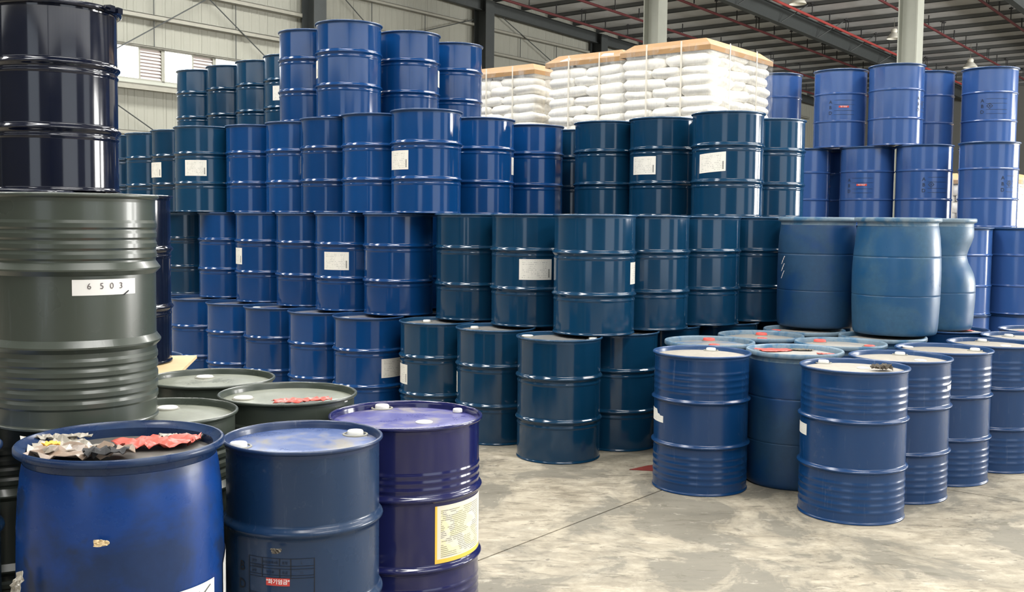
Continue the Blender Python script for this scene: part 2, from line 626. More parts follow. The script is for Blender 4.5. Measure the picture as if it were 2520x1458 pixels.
for s, z0, z1 in ((14.03, 5.55, 6.95), (16.33, 5.55, 6.95), (21.0, 6.95, 7.78), (23.2, 6.95, 7.78), (27.85, 7.0, 7.75), (29.9, 7.0, 7.75)):
    rod(W(s, WB - .1, z0), W(s, WB - .1, z1))
for s0, z0, s1, z1 in ((13.0, 5.36, 15.5, 6.92), (15.45, 6.9, 18.4, 4.85), (11.2, 5.12, 18.4, 1.1), (26.0, 8.5, 29.8, 7.0), (18.9, 8.3, 25.2, 4.0), (22.0, 6.9, 25.3, 7.9)):
    rod(W(s0, WB - .2, z0), W(s1, WB - .2, z1), .014)

# window band: frosted panes alternate with louvred vents
_n = 0
for k in range(-3, 4):
    s0 = 12.90 + 1.43 * k
    if s0 + 1.43 > 18.45:
        continue
    _n += 1
    win = struct(obj('window_%d' % _n, None, None, W(s0, WB), ROT))
    win.empty_display_size = .1
    mb = MB()
    mb.box(0, .76, -.012, .0, 4.77, 5.50)
    obj('pane', mb.mesh('pane', 'daylit_pane'), win)
    mb = MB()
    for x in (-.04, 1.35):
        mb.box(x, x + .05, -.05, .03, 4.72, 5.53)
    mb.box(.76, .80, -.04, .03, 4.74, 5.53)
    mb.box(-.04, 1.40, -.05, .03, 5.49, 5.53)
    mb.box(-.04, 1.40, -.05, .03, 4.72, 4.78)
    obj('frame', mb.mesh('frame', 'panel'), win)
    sl = MB()
    sl.add([(0, -.03, 0), (.55, -.03, 0), (.55, .02, .075), (0, .02, .075), (0, -.03, -.006), (.55, -.03, -.006), (.55, .02, .069), (0, .02, .069)],
           [(0, 1, 2, 3), (7, 6, 5, 4), (0, 4, 5, 1), (3, 2, 6, 7), (0, 3, 7, 4), (1, 5, 6, 2)])
    sme = sl.mesh('louvre_slat', 'louvre')
    for q in range(9):
        obj('louvre_slat', sme, win, (.80, 0, 4.79 + q * .077))
    mb = MB()
    mb.box(.80, 1.35, .025, .035, 4.77, 5.50)
    obj('louvre_backing', mb.mesh('louvre_backing', 'louvre'), win)


def h_column(name, s, b, w, h, mat, label, d=None):
    d = d or w
    mb = MB()
    t = .03
    mb.box(-w / 2, w / 2, -d / 2, -d / 2 + t, .02, h)
    mb.box(-w / 2, w / 2, d / 2 - t, d / 2, .02, h)
    mb.box(-t / 2, t / 2, -d / 2 + t, d / 2 - t, .02, h)
    c = thing(name, label, 'column', W(s, b, 0), ROT)
    obj('shaft', mb.mesh('shaft', mat), c)
    mb = MB()
    mb.box(-w * .8, w * .8, -d * .8, d * .8, 0, .02)
    obj('base_plate', mb.mesh('base_plate', mat), c)
    return c


for s, lab in ((18.65, 'dark steel wall column left of the topmost blue drums'), (25.66, 'dark steel wall column right of the topmost blue drums'),
               (32.2, 'dark steel wall column above the middle sack load')):
    h_column('wall_column', s, WB - .35, .42, roof_z(s) - .3, 'steel_dark', lab, .5)
h_column('hall_column', 23.96, 14.35, .45, roof_z(23.96) - .42, 'steel_grey', 'grey green steel column rising behind the white sack loads')
h_column('hall_column', 23.62, 7.65, .42, roof_z(23.62) - .42, 'steel_grey', 'grey green steel column rising behind the right-hand blue stack')

# roof: silver lining on purlins, rafters below
ceiling = struct(obj('ceiling', None))
ceiling.empty_display_size = .1


def slab_sb(s0, s1, b0, b1, dz, t, name, mat, parent):
    vs = []
    for z in (0, t):
        for s_, b_ in ((s0, b0), (s1, b0), (s1, b1), (s0, b1)):
            vs.append(W(s_, b_, roof_z(s_) + dz + z))
    return obj(name, mesh(name, vs, [(3, 2, 1, 0), (4, 5, 6, 7), (0, 1, 5, 4), (1, 2, 6, 5), (2, 3, 7, 6), (3, 0, 4, 7)], mat), parent)


s = -15.0
while s < 54:
    slab_sb(s, s + 1.49, -15.5, 22.3, 0, .03, 'roof_sheet', 'foil', ceiling)
    s += 1.5
s = -13.99
while s < 54:
    mb = MB()
    mb.box(-.012, .012, -15.5, 22.0, -.13, -.002)
    mb.box(-.012, .07, -15.5, 22.0, -.13, -.115)
    obj('purlin', mb.mesh('purlin', 'purlin'), ceiling, W(s, 0, roof_z(s)), ROT)
    s += 1.5
for b_ in (14.35, 7.65, .95, -5.7, -12.4, 21.65):
    big = b_ < 21
    h_ = .52 if big else .35
    w_ = .20 if big else .15
    vs0 = MB()
    for (y0, y1, z0, z1) in ((-w_ / 2, w_ / 2, -.25, -.27), (-w_ / 2, w_ / 2, -.27 - h_ + .02, -.27 - h_), (-.012, .012, -.25, -.25 - h_)):
        vs = []
        for z in (z1, z0):
            for s_, y in ((-14.5, y0), (53.5, y0), (53.5, y1), (-14.5, y1)):
                vs.append(W(s_, b_ + y, roof_z(s_) + z))
        vs0.add(vs, [(3, 2, 1, 0), (4, 5, 6, 7), (0, 1, 5, 4), (1, 2, 6, 5), (2, 3, 7, 6), (3, 0, 4, 7)])
    obj('rafter', vs0.mesh('rafter', 'steel_dark'), ceiling)
# fly braces between the near rafter and the purlins
for k in range(7):
    s_ = 25.5 + 3.0 * k
    mb = MB()
    mb.tube(W(s_, 14.25, roof_z(s_) - .74), W(s_ + .5, 13.6, roof_z(s_) - .22), .018, 6)
    obj('fly_brace', mb.mesh('fly_brace', 'steel_dark'), ceiling)
# translucent roof strips (outside the picture, over the open floor)
for (s_, b_, sx, sy, w_) in SKY:
    vs = MB()
    vs.box(-sy / 2, sy / 2, -sx / 2, sx / 2, -.05, -.03)
    obj('skylight_strip', vs.mesh('skylight_strip', 'daylit_pane'), ceiling, W(s_, b_, roof_z(s_)), ROT)

# far wall, right-hand wall and near wall with their door openings, the farthest two added for the roof fill
def wall_block(name, rects, axis):
    o = struct(obj(name, None))
    o.empty_display_size = .1
    for (t0, t1, z0, z1, c) in rects:
        mb = MB()
        if axis == 's':       # runs along B at s = c
            mb.box(c, c + .15, t0, t1, z0, z1)
        else:                 # runs along A at b = c
            mb.box(t0, t1, c - .15, c, z0, z1)
        obj('wall_sheet', mb.mesh('wall_sheet', 'panel_grey'), o, (0, 0, 0), ROT)
    return o


wall_block('wall_back', [(-15.2, 22.0, 0, 8.24, 53.5)], 's')
wall_block('wall_right', [(-14.4, -3.0, 0, 9.3, -14.0), (6.0, 11.0, 0, 9.0, -14.0), (16.0, 22.0, 0, 8.9, -14.0), (30.0, 36.0, 0, 8.6, -14.0), (44.0, 53.4, 0, 8.3, -14.0), (22.0, 30.0, 5.1, 8.7, -14.0), (36.0, 44.0, 5.1, 8.5, -14.0),
                          (-3.0, 6.0, 5.1, 9.2, -14.0), (11.0, 16.0, 5.1, 8.9, -14.0)], 'b')
wall_block('wall_near', [(-13.9, -5.0, 0, 9.5, -12.2), (1.0, 21.9, 0, 9.5, -12.2), (-5.0, 1.0, 5.1, 9.5, -12.2)], 's')
mb = MB()
mb.box(-12.0, 4.39, WB, WB + .1, 0, 9.4)
obj('wall_sheet', mb.mesh('wall_sheet', 'panel'), wall_left, (0, 0, 0), ROT)

# glowing sheets, added to lighten reflections on the upper drums, along the top of the near and right-hand walls
for i in range(14):
    mb = MB()
    mb.box(-13.0 + 2.2 * i, -10.85 + 2.2 * i, -13.99, -13.97, 5.4, 7.8)
    obj('added_glow_sheet', mb.mesh('added_glow_sheet', 'wall_glow'), bpy.data.objects['wall_right'], (0, 0, 0), ROT)
    mb = MB()
    mb.box(-12.04, -12.02, -13.0 + 2.2 * i, -10.85 + 2.2 * i, 5.4, 7.8)
    obj('added_glow_sheet', mb.mesh('added_glow_sheet', 'wall_glow'), bpy.data.objects['wall_near'], (0, 0, 0), ROT)

# ------------------------------------------------------------------ sprinkler pipes and lamps under the roof
for b_, s0, lab in ((20.42, 6, 'red sprinkler pipe running just below the top of the rear wall'),
                    (18.5, 8, 'red sprinkler pipe passing behind the left grey column'),
                    (15.97, 10, 'red sprinkler pipe crossing over the largest sack load'),
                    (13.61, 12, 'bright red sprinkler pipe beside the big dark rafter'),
                    (11.03, 14, 'red sprinkler pipe passing behind the right grey column'),
                    (8.64, 16, 'red sprinkler pipe at the top right corner of the roof')):
    t = thing('sprinkler_pipe', lab, 'pipe', W(s0, b_, roof_z(s0) - .5))
    mb = MB()
    L = 52 - s0
    mb.tube((0, 0, 0), AX * L + Vector((0, 0, -.02 * L)), .042, 10)
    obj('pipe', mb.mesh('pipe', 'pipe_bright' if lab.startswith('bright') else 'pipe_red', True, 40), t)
    hs = MB()
    hs.tube((0, 0, .03), (0, 0, .47), .016, 6)
    hs.box(-.05, .05, -.05, .05, .40, .44)
    hme = hs.mesh('hanger', 'dark')
    hs = MB()
    hs.tube((0, 0, .03), (0, 0, .34), .02, 6)
    h2 = hs.mesh('sprinkler_drop', 'dark')
    k = 3.0
    while k < L:
        off = AX * k + Vector((0, 0, -.02 * k))
        obj('hanger', hme, t, off)
        if int(k) % 2:
            obj('hanger', hme, t, off + AX * .22)
        obj('sprinkler_drop', h2, t, off + AX * 1.45)
        k += 2.9


def pendant(x, y, z, r, lab):
    t = thing('pendant_lamp', lab, 'lamp', (x, y, z))
    mb = MB()
    mb.lathe([(r * .98, 0), (r, .01), (r * .93, .05), (r * .62, .15), (r * .34, .21), (r * .30, .23), (r * .28, .22), (r * .6, .14), (r * .9, .04)], 28, close=True)
    obj('shade', mb.mesh('shade', 'lamp', True, 50), t)
    mb = MB()
    mb.lathe([(0, .20), (r * .42, .21), (r * .44, .24), (r * .44, .29), (r * .36, .33), (0, .335)], 20)
    obj('ballast_housing', mb.mesh('ballast_housing', 'lamp', True, 50), t)
    mb = MB()
    s_ = Vector((x, y, 0)).dot(AX)
    mb.tube((0, 0, .33), (0, 0, roof_z(s_) - z - .02), .008, 6)
    obj('cord', mb.mesh('cord', 'girt'), t)
    mb = MB()
    mb.lathe([(0, .03), (r * .28, .06), (r * .3, .12), (0, .19)], 16)
    obj('bulb', mb.mesh('bulb', 'lamp', True), t)


pendant(8.29, 31.0, 8.0, .25, 'white pendant lamp above the red pipe at the top edge')
pendant(12.94, 36.0, 7.9, .24, 'white pendant lamp hanging left of the right grey column')
pendant(17.31, 40.0, 7.55, .26, 'white pendant lamp hanging low right of the right grey column')
# ------------------------------------------------------------------ drums
def bumpz(zc, amp, half, n=8, flat=0.0):
    """rolled hoop or bead: list of (z, dr)"""
    out = []
    for i in range(n + 1):
        t = -1 + 2 * i / n
        z = zc + t * half
        if flat:
            k = max(0.0, min(1.0, (1 - abs(t)) / (1 - flat)))
            k = k * k * (3 - 2 * k)
        else:
            k = .5 + .5 * math.cos(math.pi * t)
        out.append((z, amp * k))
    return out


def steel_feats(kind, h):
    f = []
    if kind == 'gloss':
        for q in (.334, .680):
            f += bumpz(q * h, .014, .021, 10)
            f += bumpz(q * h - .038, .0045, .011, 4)
    elif kind == 'thin':
        for q in (.33, .683):
            f += bumpz(q * h, .009, .012, 8)
    elif kind == 'bead':
        for q in (.345, .665):
            f += bumpz(q * h, .015, .017, 10)
        for q in (.08, .125, .17, .215, .26, .735, .78, .825, .87):
            f += bumpz(q * h, .0026, .014, 6)
    elif kind == 'navy':
        for q in (.335, .660):
            f += bumpz(q * h, .014, .026, 10)
    elif kind == 'purple':
        for q in (.32, .655):
            f += bumpz(q * h, .013, .020, 10)
        for q in (.06, .10, .14, .18, .22, .70, .735, .77):
            f += bumpz(q * h, .0024, .012, 6)
    elif kind == 'ribbed':
        for q in (.352, .678):
            f += [(q * h - .022, 0.0), (q * h - .005, .016), (q * h + .001, .0165), (q * h + .024, 0.0)]
        for q in (.105, .15, .195, .24, .285, .735, .779, .823, .867):
            f += [(q * h - .0165, 0.0), (q * h - .009, .0045), (q * h + .006, .0045), (q * h + .0165, 0.0)]
    f.sort()
    # guard rings just clear of every hoop keep the plain wall between hoops truly straight in shading
    g = [f[0]]
    for (z0, d0), (z1, d1) in zip(f[:-1], f[1:]):
        if z1 - z0 > .012 and d0 < 1e-5 and d1 < 1e-5:
            g += [(z0 + .004, 0.0), (z1 - .004, 0.0)]
        g.append((z1, d1))
    return [(f[0][0] - .004, 0.0)] + g + [(f[-1][0] + .004, 0.0)]


SEG = 64


def steel_meshes(key, kind, R, h, body_mat, chime_mat, lid_mat):
    r0 = R - .013
    prof = [(0, .012), (R - .026, .012), (R - .020, .001), (R - .012, 0), (R - .008, .003), (R - .008, .009), (R - .011, .012), (r0, .016), (r0, .020), (r0, .024)]
    prof += [(r0 + d, z) for z, d in steel_feats(kind, h)]
    prof += [(r0, h - .036), (r0, h - .032), (r0, h - .028)]
    mb = MB()
    mb.lathe(prof, SEG)
    body = mb.mesh('body', body_mat, True, 14 if kind == 'ribbed' else 50)
    mb = MB()
    mb.lathe([(R - .0165, h - .03), (r0, h - .029), (r0 + .001, h - .018), (R - .003, h - .014), (R, h - .010), (R, h - .004), (R - .003, h - .001), (R - .006, h), (R - .009, h - .001), (R - .012, h - .005), (R - .0135, h - .016)], SEG, close=True)
    chime = mb.mesh('chime', chime_mat, True, 60)
    mb = MB()
    mb.lathe([(R - .0165, h - .029), (R - .02, h - .028), (R * .86, h - .027), (R * .84, h - .024), (R * .5, h - .023), (0, h - .023)], SEG)
    lid = mb.mesh('lid', lid_mat, True, 40)
    return dict(body=body, chime=chime, lid=lid, r0=r0, R=R, h=h, lz=h - .023)


def plastic_meshes(R, h, body_mat, rim_mat, lid_mat, deform=None, dp=0.0, thin=False):
    def rr(z):
        t = z / h
        pts = [(0, .945), (.03, .972), (.10, .982), (.3, .990), (.5, .992), (.7, .982), (.82, .965), (.9, .94), (.95, .915), (1.0, .908)]
        for (a, ra), (b, rb) in zip(pts[:-1], pts[1:]):
            if t <= b:
                k = (t - a) / (b - a)
                k = k * k * (3 - 2 * k)
                return R * (ra + (rb - ra) * k)
        return R * pts[-1][1]
    prof = [(0, .012), (R * .80, .012), (R * .86, 0), (R * .925, .001)]
    zs = [.006, .015, .03, .05, .08, .12, .17, .22, .27]
    seams = () if thin else (.335, .665)
    for q in seams:
        zs += [q * h - .012, q * h - .004, q * h, q * h + .004, q * h + .012]
    zs += [.4 * h, .45 * h, .5 * h, .55 * h, .6 * h, .72 * h, .78 * h, .83 * h, .87 * h, .90 * h, .925 * h, h - .05]
    for z in sorted(zs):
        r = rr(z)
        for q in seams:
            if abs(z - q * h) < .001:
                r -= .0025
        prof.append((r, z))
    mb = MB()
    mb.lathe(prof, SEG)
    if deform:
        mb.v = [deform(Vector(v)) for v in mb.v]
    body = mb.mesh('body', body_mat, True, 60)
    mb = MB()
    ri = R * (.885 if thin else .925)
    mb.lathe([(ri, h - .060), (R * .915, h - .050), (R * .93, h - .036), (R * .985, h - .030), (R, h - .024), (R, h - .007), (R * .988, h - .001), (R * .965, h), (R * .945, h - .003), (ri, h - .010)], SEG, close=True)
    if thin:
        mb = MB()
        mb.lathe([(ri, h - .060), (R * .905, h - .056), (R * .914, h - .048), (R * .916, h - .028), (R * .985, h - .024), (R, h - .020), (R, h - .006), (R * .985, h), (R * .965, h), (R * .955, h - .004), (R * .93, h - .012), (ri, h - .020)], SEG, close=True)
    chime = mb.mesh('rim', rim_mat, True, 50)
    mb = MB()
    mb.lathe([(ri + .002, h - .034 - dp), (R * .80, h - .030 - dp), (R * .77, h - .026 - dp), (R * .3, h - .024 - dp), (0, h - .024 - dp)], SEG)
    lid = mb.mesh('lid', lid_mat, True, 40)
    return dict(body=body, chime=chime, lid=lid, r0=R * .992, R=R, h=h, lz=h - .024 - dp, plastic=True)


def bulge(v):
    t = v.z / .82
    k = max(0.0, math.sin(math.pi * min(1, max(0, (t - .03) / .92))))
    a = math.atan2(v.y, v.x)
    f = 1 + .028 * k - .03 * max(0, math.cos(a + 2.6)) * math.exp(-((t - .80) / .14) ** 2)
    return (v.x * f, v.y * f, v.z)


def crush(v):
    t = v.z / .82
    a = math.atan2(v.y, v.x)
    side = max(0.0, math.cos(a + .35)) ** 1.5
    f = 1 - .20 * side * math.exp(-((t - .66) / .13) ** 2) + .03 * side * math.exp(-((t - .32) / .2) ** 2)
    return (v.x * f, v.y * f, v.z)


HB, HR = .8205, .7865
K = dict(
    teal=steel_meshes('teal', 'gloss', .294, HB, 'teal', 'chime_teal', 'lid_teal'),
    blue=steel_meshes('blue', 'gloss', .294, HB, 'blue', 'chime_blue', 'lid_blue'),
    royal=steel_meshes('royal', 'thin', .271, HR, 'royal', 'chime_blue', 'lid_blue'),
    bead=steel_meshes('bead', 'bead', .293, HB, 'bead', 'chime_blue', 'lid_dust'),
    navy=steel_meshes('navy', 'navy', .280, .828, 'navy', 'chime_navy', 'lid_navy'),
    purple=steel_meshes('purple', 'purple', .309, .814, 'purple', 'purple', 'lid_purple'),
    ribbed=steel_meshes('ribbed', 'ribbed', .297, .826, 'grey', 'grey', 'lid_grey'),
    grey=steel_meshes('grey', 'ribbed', .294, .85, 'grey', 'grey', 'lid_grey'),
    black=steel_meshes('black', 'gloss', .294, .90, 'black', 'black', 'black'),
    black_top=steel_meshes('black_top', 'gloss', .297, .87, 'black', 'black', 'black'),
    black_short=steel_meshes('black_short', 'gloss', .294, .86, 'black', 'black', 'black'),
    prop=steel_meshes('prop', 'gloss', .294, .77, 'blue', 'chime_blue', 'lid_blue'),
    plastic=plastic_meshes(.294, HB, 'plastic', 'plastic_rim', 'lid_plastic'),
    plastic_grey=plastic_meshes(.294, HB, 'plastic', 'plastic_rim', 'lid_plastic_grey'),
    plastic_bulged=plastic_meshes(.294, HB, 'plastic_pale', 'plastic_rim', 'lid_plastic', bulge),
    plastic_crushed=plastic_meshes(.294, HB, 'plastic_pale', 'plastic_rim', 'lid_plastic', crush),
    plastic_open=plastic_meshes(.316, .89, 'plastic_deep', 'plastic_rim_deep', 'lid_sludge', None, .016, True),
)


def cap_mesh(r, hh, mat):
    mb = MB()
    mb.lathe([(r, 0), (r, hh * .7), (r * .9, hh), (r * .45, hh), (r * .42, hh * .8), (0, hh * .8)], 20)
    return mb.mesh('bung_cap', mat, True, 40)


def ring_mesh(r, mat):
    mb = MB()
    mb.lathe([(r * 1.18, 0), (r * 1.15, .004), (r * 1.0, .005), (r * .98, 0)], 24, close=True)
    return mb.mesh('bung_flange', mat, True, 40)


CAP = dict(w=cap_mesh(.030, .016, 'cap_white'), W=cap_mesh(.040, .010, 'cap_white'), f=cap_mesh(.034, .006, 'cap_white'), s=cap_mesh(.02, .014, 'cap_white'),
           r=cap_mesh(.040, .018, 'cap_red'), R=cap_mesh(.034, .010, 'cap_red'))
FLANGE = ring_mesh(.04, 'girt')

TEXT_CACHE = {}


def text_on(parent, r, s, ang, zc, size, mat, name='printed_text', sx=1.0, off=.0012, bold=0.0):
    """flat lettering wrapped round the shell"""
    cu = bpy.data.curves.new('lettering', 'FONT')
    cu.body = s
    cu.size = size
    cu.align_x = 'CENTER'
    cu.align_y = 'CENTER'
    cu.resolution_u = 3
    cu.offset = bold
    tmp = bpy.data.objects.new('lettering', cu)
    me = bpy.data.meshes.new_from_object(tmp)
    bpy.data.objects.remove(tmp)
    bpy.data.curves.remove(cu)
    bm = bmesh.new()
    bm.from_mesh(me)
    for v in bm.verts:
        a = R_(ang) + v.co.x * sx / r
        v.co = ((r + off) * math.cos(a), (r + off) * math.sin(a), zc + v.co.y)
    bm.to_mesh(me)
    bm.free()
    me.materials.clear()
    me.materials.append(M[mat])
    return obj(name, me, parent)


def patch(parent, r, a0, a1, z0, z1, mat, name='paper_label', tilt=0.0, n=12, off=.0015, cut=None):
    """sheet stuck round the shell, angles in degrees; tilt raises the right-hand end"""
    vs, uv, fs = [], [], []
    for i in range(n + 1):
        t = i / n
        a = R_(a0 + (a1 - a0) * t)
        dz = tilt * (t - .5)
        c0, c1 = (0, 1) if cut is None else cut(t)
        for k in (c0, c1):
            vs.append(((r + off) * math.cos(a), (r + off) * math.sin(a), z0 + dz + (z1 - z0) * k))
            uv.append((t, k))
    for i in range(n):
        fs.append((2 * i, 2 * i + 2, 2 * i + 3, 2 * i + 1))
    return obj(name, mesh(name, vs, fs, mat, True, uv), parent)


def diamond(parent, r, ang, zc, sz, mat):
    mb = MB()
    def P(x, y):
        a = R_(ang) + x / r
        return ((r + .0012) * math.cos(a), (r + .0012) * math.sin(a), zc + y)
    o, i = sz, sz * .72
    c = [(o, 0), (0, o), (-o, 0), (0, -o)]
    d = [(i, 0), (0, i), (-i, 0), (0, -i)]
    mb.add([P(*p) for p in c] + [P(*p) for p in d], [(k, (k + 1) % 4, 4 + (k + 1) % 4, 4 + k) for k in range(4)])
    q = sz * .28
    mb.add([P(-q, -q), P(q, -q), P(q * .4, q * 1.3), P(-q * .4, q * 1.3)], [(0, 1, 2, 3)])
    return obj('hazard_mark', mb.mesh('hazard_mark', mat), parent)


LAB = (.345, .495)
DR = {}


def drum(key, kind, x, y, zb, label, lid=True, caps=(), lab=None, rz=None, group=None):
    k = K[kind]
    nm = 'plastic_drum' if k.get('plastic') else 'steel_drum'
    t = thing(nm, label, 'drum', (x, y, zb), 0, group)
    obj('body', k['body'], t)
    obj('rim' if k.get('plastic') else 'chime', k['chime'], t)
    obj('lid', k['lid'], t)
    for c, cx, cy in caps:
        o = obj('bung_cap', CAP[c], t, (cx, cy, k['lz']))
        if c in 'WwrR':
            obj('bung_flange', FLANGE, o, (0, 0, -.001))
    if lab:
        patch(t, k['r0'], lab[0], lab[1], *LAB, 'paper', tilt=lab[2] if len(lab) > 2 else 0)
    DR[key] = t
    return t


G1 = 'big stack of glossy drums left of centre'
G2_ = 'stack of royal blue drums at the right'
G3 = 'drums standing at the front right'
G4 = 'drums in the left foreground'
h = .821
# --- floor layer of the big stack
for r in (
    ('a1', 'blue', -3.011, 10.082, 'glossy blue drum of the floor layer, leftmost, beside the black drum', (), None),
    ('b1', 'blue', -2.522, 9.583, 'glossy blue drum of the floor layer, second from the left', (), None),
    ('c1', 'blue', -2.077, 9.193, 'glossy blue drum of the floor layer, third from the left', (('f', -.19, .036),), None),
    ('d1', 'blue', -1.6, 8.786, 'glossy blue drum of the floor layer, fourth from the left', (), None),
    ('e1', 'blue', -1.151, 8.377, 'glossy blue floor drum with label at its right edge, last before the teal ones', (('f', -.185, -.057),), (-62, -16)),
    ('f1', 'teal', -.575, 8.011, 'dark teal floor drum with label on its left edge and red film on lid', (('w', -.085, .07),), (-184, -138)),
    ('g1', 'teal', -.115, 7.569, 'dark teal floor drum left of the foremost one, thin label edge at left', (('w', -.157, .063),), (-211, -165)),
    ('h1', 'teal', .325, 7.019, 'foremost dark teal drum on the floor at centre, two white caps', (('W', -.215, .12), ('w', .225, -.027)), None),
    ('i1', 'teal', .763, 7.416, 'dark teal floor drum half hidden right of the foremost teal drum', (), None),
):
    drum(r[0], r[1], r[2], r[3], 0, r[4], True, r[5], r[6], group=G1)
# --- second layer
for r in (
    ('a2', 'teal', -3.306, 10.741, 'shadowed teal drum of the second layer, leftmost, beside the black drum', None),
    ('b2', 'blue', -2.794, 10.265, 'glossy blue drum of the second layer, leftmost of its blue ones', None),
    ('c2', 'blue', -2.297, 9.755, 'glossy blue second-layer drum with a narrow label on its left side', (-177, -129)),
    ('d2', 'blue', -1.83, 9.357, 'unlabelled blue second-layer drum between the two labelled ones', None),
    ('e2', 'blue', -1.404, 8.947, 'glossy blue second-layer drum with a white label facing front', (-127, -81)),
    ('f2', 'blue', -.937, 8.585, 'widest blue drum of the second layer, next to the teal drums', (-222, -176)),
    ('g2', 'teal', -.318, 8.237, 'unlabelled dark teal second-layer drum right of the blue ones', None),
    ('h2', 'teal', .128, 7.799, 'dark teal second-layer drum with a white label on its right side', (-106, -56)),
    ('i2', 'teal', .572, 7.253, 'foremost dark teal second-layer drum, label at its right edge', (-34, 12)),
    ('j2', 'teal', 1.011, 7.649, 'dark teal second-layer drum just right of the foremost one', None),
    ('k2', 'teal', 1.464, 8.028, 'dark teal second-layer drum, second right of the foremost one', None),
    ('l2', 'teal', 1.935, 8.386, 'shadowed dark teal second-layer drum beside the upper plastic drums', None),
):
    drum(r[0], r[1], r[2], r[3], h, r[4], True, (), r[5], group=G1)
# --- third layer
for r in (
    ('a3', 'teal', -4.259, 11.511, 'teal third-layer drum showing only a sliver beside the black drum', None),
    ('b3', 'teal', -3.814, 11.122, 'unlabelled teal third-layer drum, second from the left', None),
    ('c3', 'teal', -3.399, 10.702, 'teal third-layer drum with a half-hidden label, third from the left', (-161, -113)),
    ('d3', 'teal', -3.02, 10.25, 'teal third-layer drum at the left with its whole label showing', (-113, -70)),
    ('e3', 'blue', -2.464, 10.052, 'blue third-layer drum right of the labelled teal one', None),
    ('f3', 'blue', -1.997, 9.691, 'blue third-layer drum under the leftmost topmost drum', None),
    ('g3', 'blue', -1.591, 9.263, 'blue third-layer drum with a thin label edge at its left', (-210, -163)),
    ('h3', 'blue', -1.16, 8.86, 'unlabelled blue third-layer drum left of the foremost labelled one', None),
    ('i3', 'blue', -.705, 8.484, 'foremost blue third-layer drum with a white label on its left', (-163, -115)),
    ('j3', 'blue', -.279, 9.131, 'blue third-layer drum just right of the foremost blue one', (-21, 25)),
    ('k3', 'blue', .177, 9.729, 'blue third-layer drum below the leftmost white sacks', None),
    ('l3', 'teal', .60, 10.23, 'teal third-layer drum set back in the gap below the middle sacks', None),
    ('m3', 'teal', .829, 9.322, 'unlabelled teal third-layer drum at the left end of the right-hand row', None),
    ('n3', 'teal', 1.276, 8.935, 'teal third-layer drum with a straight label below the sacks', (-158, -110)),
    ('o3', 'teal', 1.72, 8.417, 'foremost teal third-layer drum with a tilted white label', (-151, -104, .018)),
    ('p3', 'teal', 2.202, 8.977, 'teal third-layer drum at the right end, beside the royal blue stack', None),
):
    drum(r[0], r[1], r[2], r[3], 2 * h, r[4], True, (), r[5], group=G1)
# --- top layer
for r in (
    ('a4', 'teal', -3.657, 12.336, 'teal top-layer drum, leftmost of the four before the window', None),
    ('b4', 'teal', -3.201, 11.96, 'teal top-layer drum, second of the four before the window', None),
    ('c4', 'teal', -2.764, 11.562, 'teal top-layer drum, third of the four before the window', None),
    ('d4', 'teal', -2.356, 11.134, 'teal top-layer drum with a white label, half behind a blue drum', (-120, -72)),
    ('e4', 'blue', -1.873, 9.693, 'blue top-layer drum, leftmost of the four tallest', None),
    ('f4', 'blue', -1.451, 9.245, 'tallest blue drum at the very top, label at its left edge', (-198, -150)),
    ('g4', 'blue', -.973, 9.722, 'blue top-layer drum right of the tallest one', (-14, 32)),
    ('h4', 'blue', -.598, 10.314, 'blue top-layer drum, rightmost, beside the white sacks', None),
):
    drum(r[0], r[1], r[2], r[3], 3 * h, r[4], True, (), r[5], group=G1)
# --- royal blue stack at the right
hr = .787
for r in (
    ('r4a', 2.78, 11.146, 3, 'royal blue top drum beside the white sacks, leftmost'),
    ('r4b', 3.348, 10.79, 3, 'royal blue top drum with red mark, second from the left'),
    ('r4c', 3.78, 10.402, 3, 'royal blue top drum in front of the grey column'),
    ('r4d', 4.269, 10.865, 3, 'royal blue top drum set back between two nearer ones'),
    ('r4e', 4.766, 10.545, 3, 'royal blue top drum at the right edge with diamond mark'),
    ('s3a', 3.046, 10.937, 2, 'royal blue third-layer drum beside the teal drum, leftmost'),
    ('s3b', 3.571, 10.571, 2, 'royal blue third-layer drum with red mark, second from the left'),
    ('s3c', 4.015, 10.236, 2, 'royal blue third-layer drum with diamond mark, third from the left'),
    ('s3d', 4.45, 9.807, 2, 'royal blue third-layer drum at the right edge with diamond mark'),
    ('t2a', 4.112, 9.551, 1, 'royal blue second-layer drum in shadow behind the crushed plastic drum'),
    ('t2b', 4.654, 9.613, 1, 'royal blue second-layer drum at the right edge'),
):
    drum(r[0], 'royal', r[1], r[2], r[3] * hr, r[4], group=G2_)
rk = K['royal']['r0']


def royal_marks(key, ang, red):
    t = DR[key]
    for q, (ch, z) in enumerate((('A', .452), ('B', .397), ('D', .342))):
        text_on(t, rk, ch, ang, z, .045, 'ink_soft', bold=.001)
    for z in (.47, .425, .365, .325):
        patch(t, rk, ang + 8, ang + 52, z, z + .003, 'ink_soft', 'printed_line')
    if red:
        patch(t, rk, ang + 18, ang + 40, .395, .415, 'red_print', 'red_print_bar')
        text_on(t, rk, '"화기엄금"', ang + 29, .405, .017, 'white_print', off=.002)
    else:
        diamond(t, rk, ang + 15, .402, .030, 'ink_soft')


for key, ang, red in (('r4b', -128, True), ('r4c', -58, False), ('r4e', -128, False), ('s3a', -34, True), ('s3b', -148, True), ('s3c', -111, False), ('s3d', -86, False)):
    royal_marks(key, ang, red)

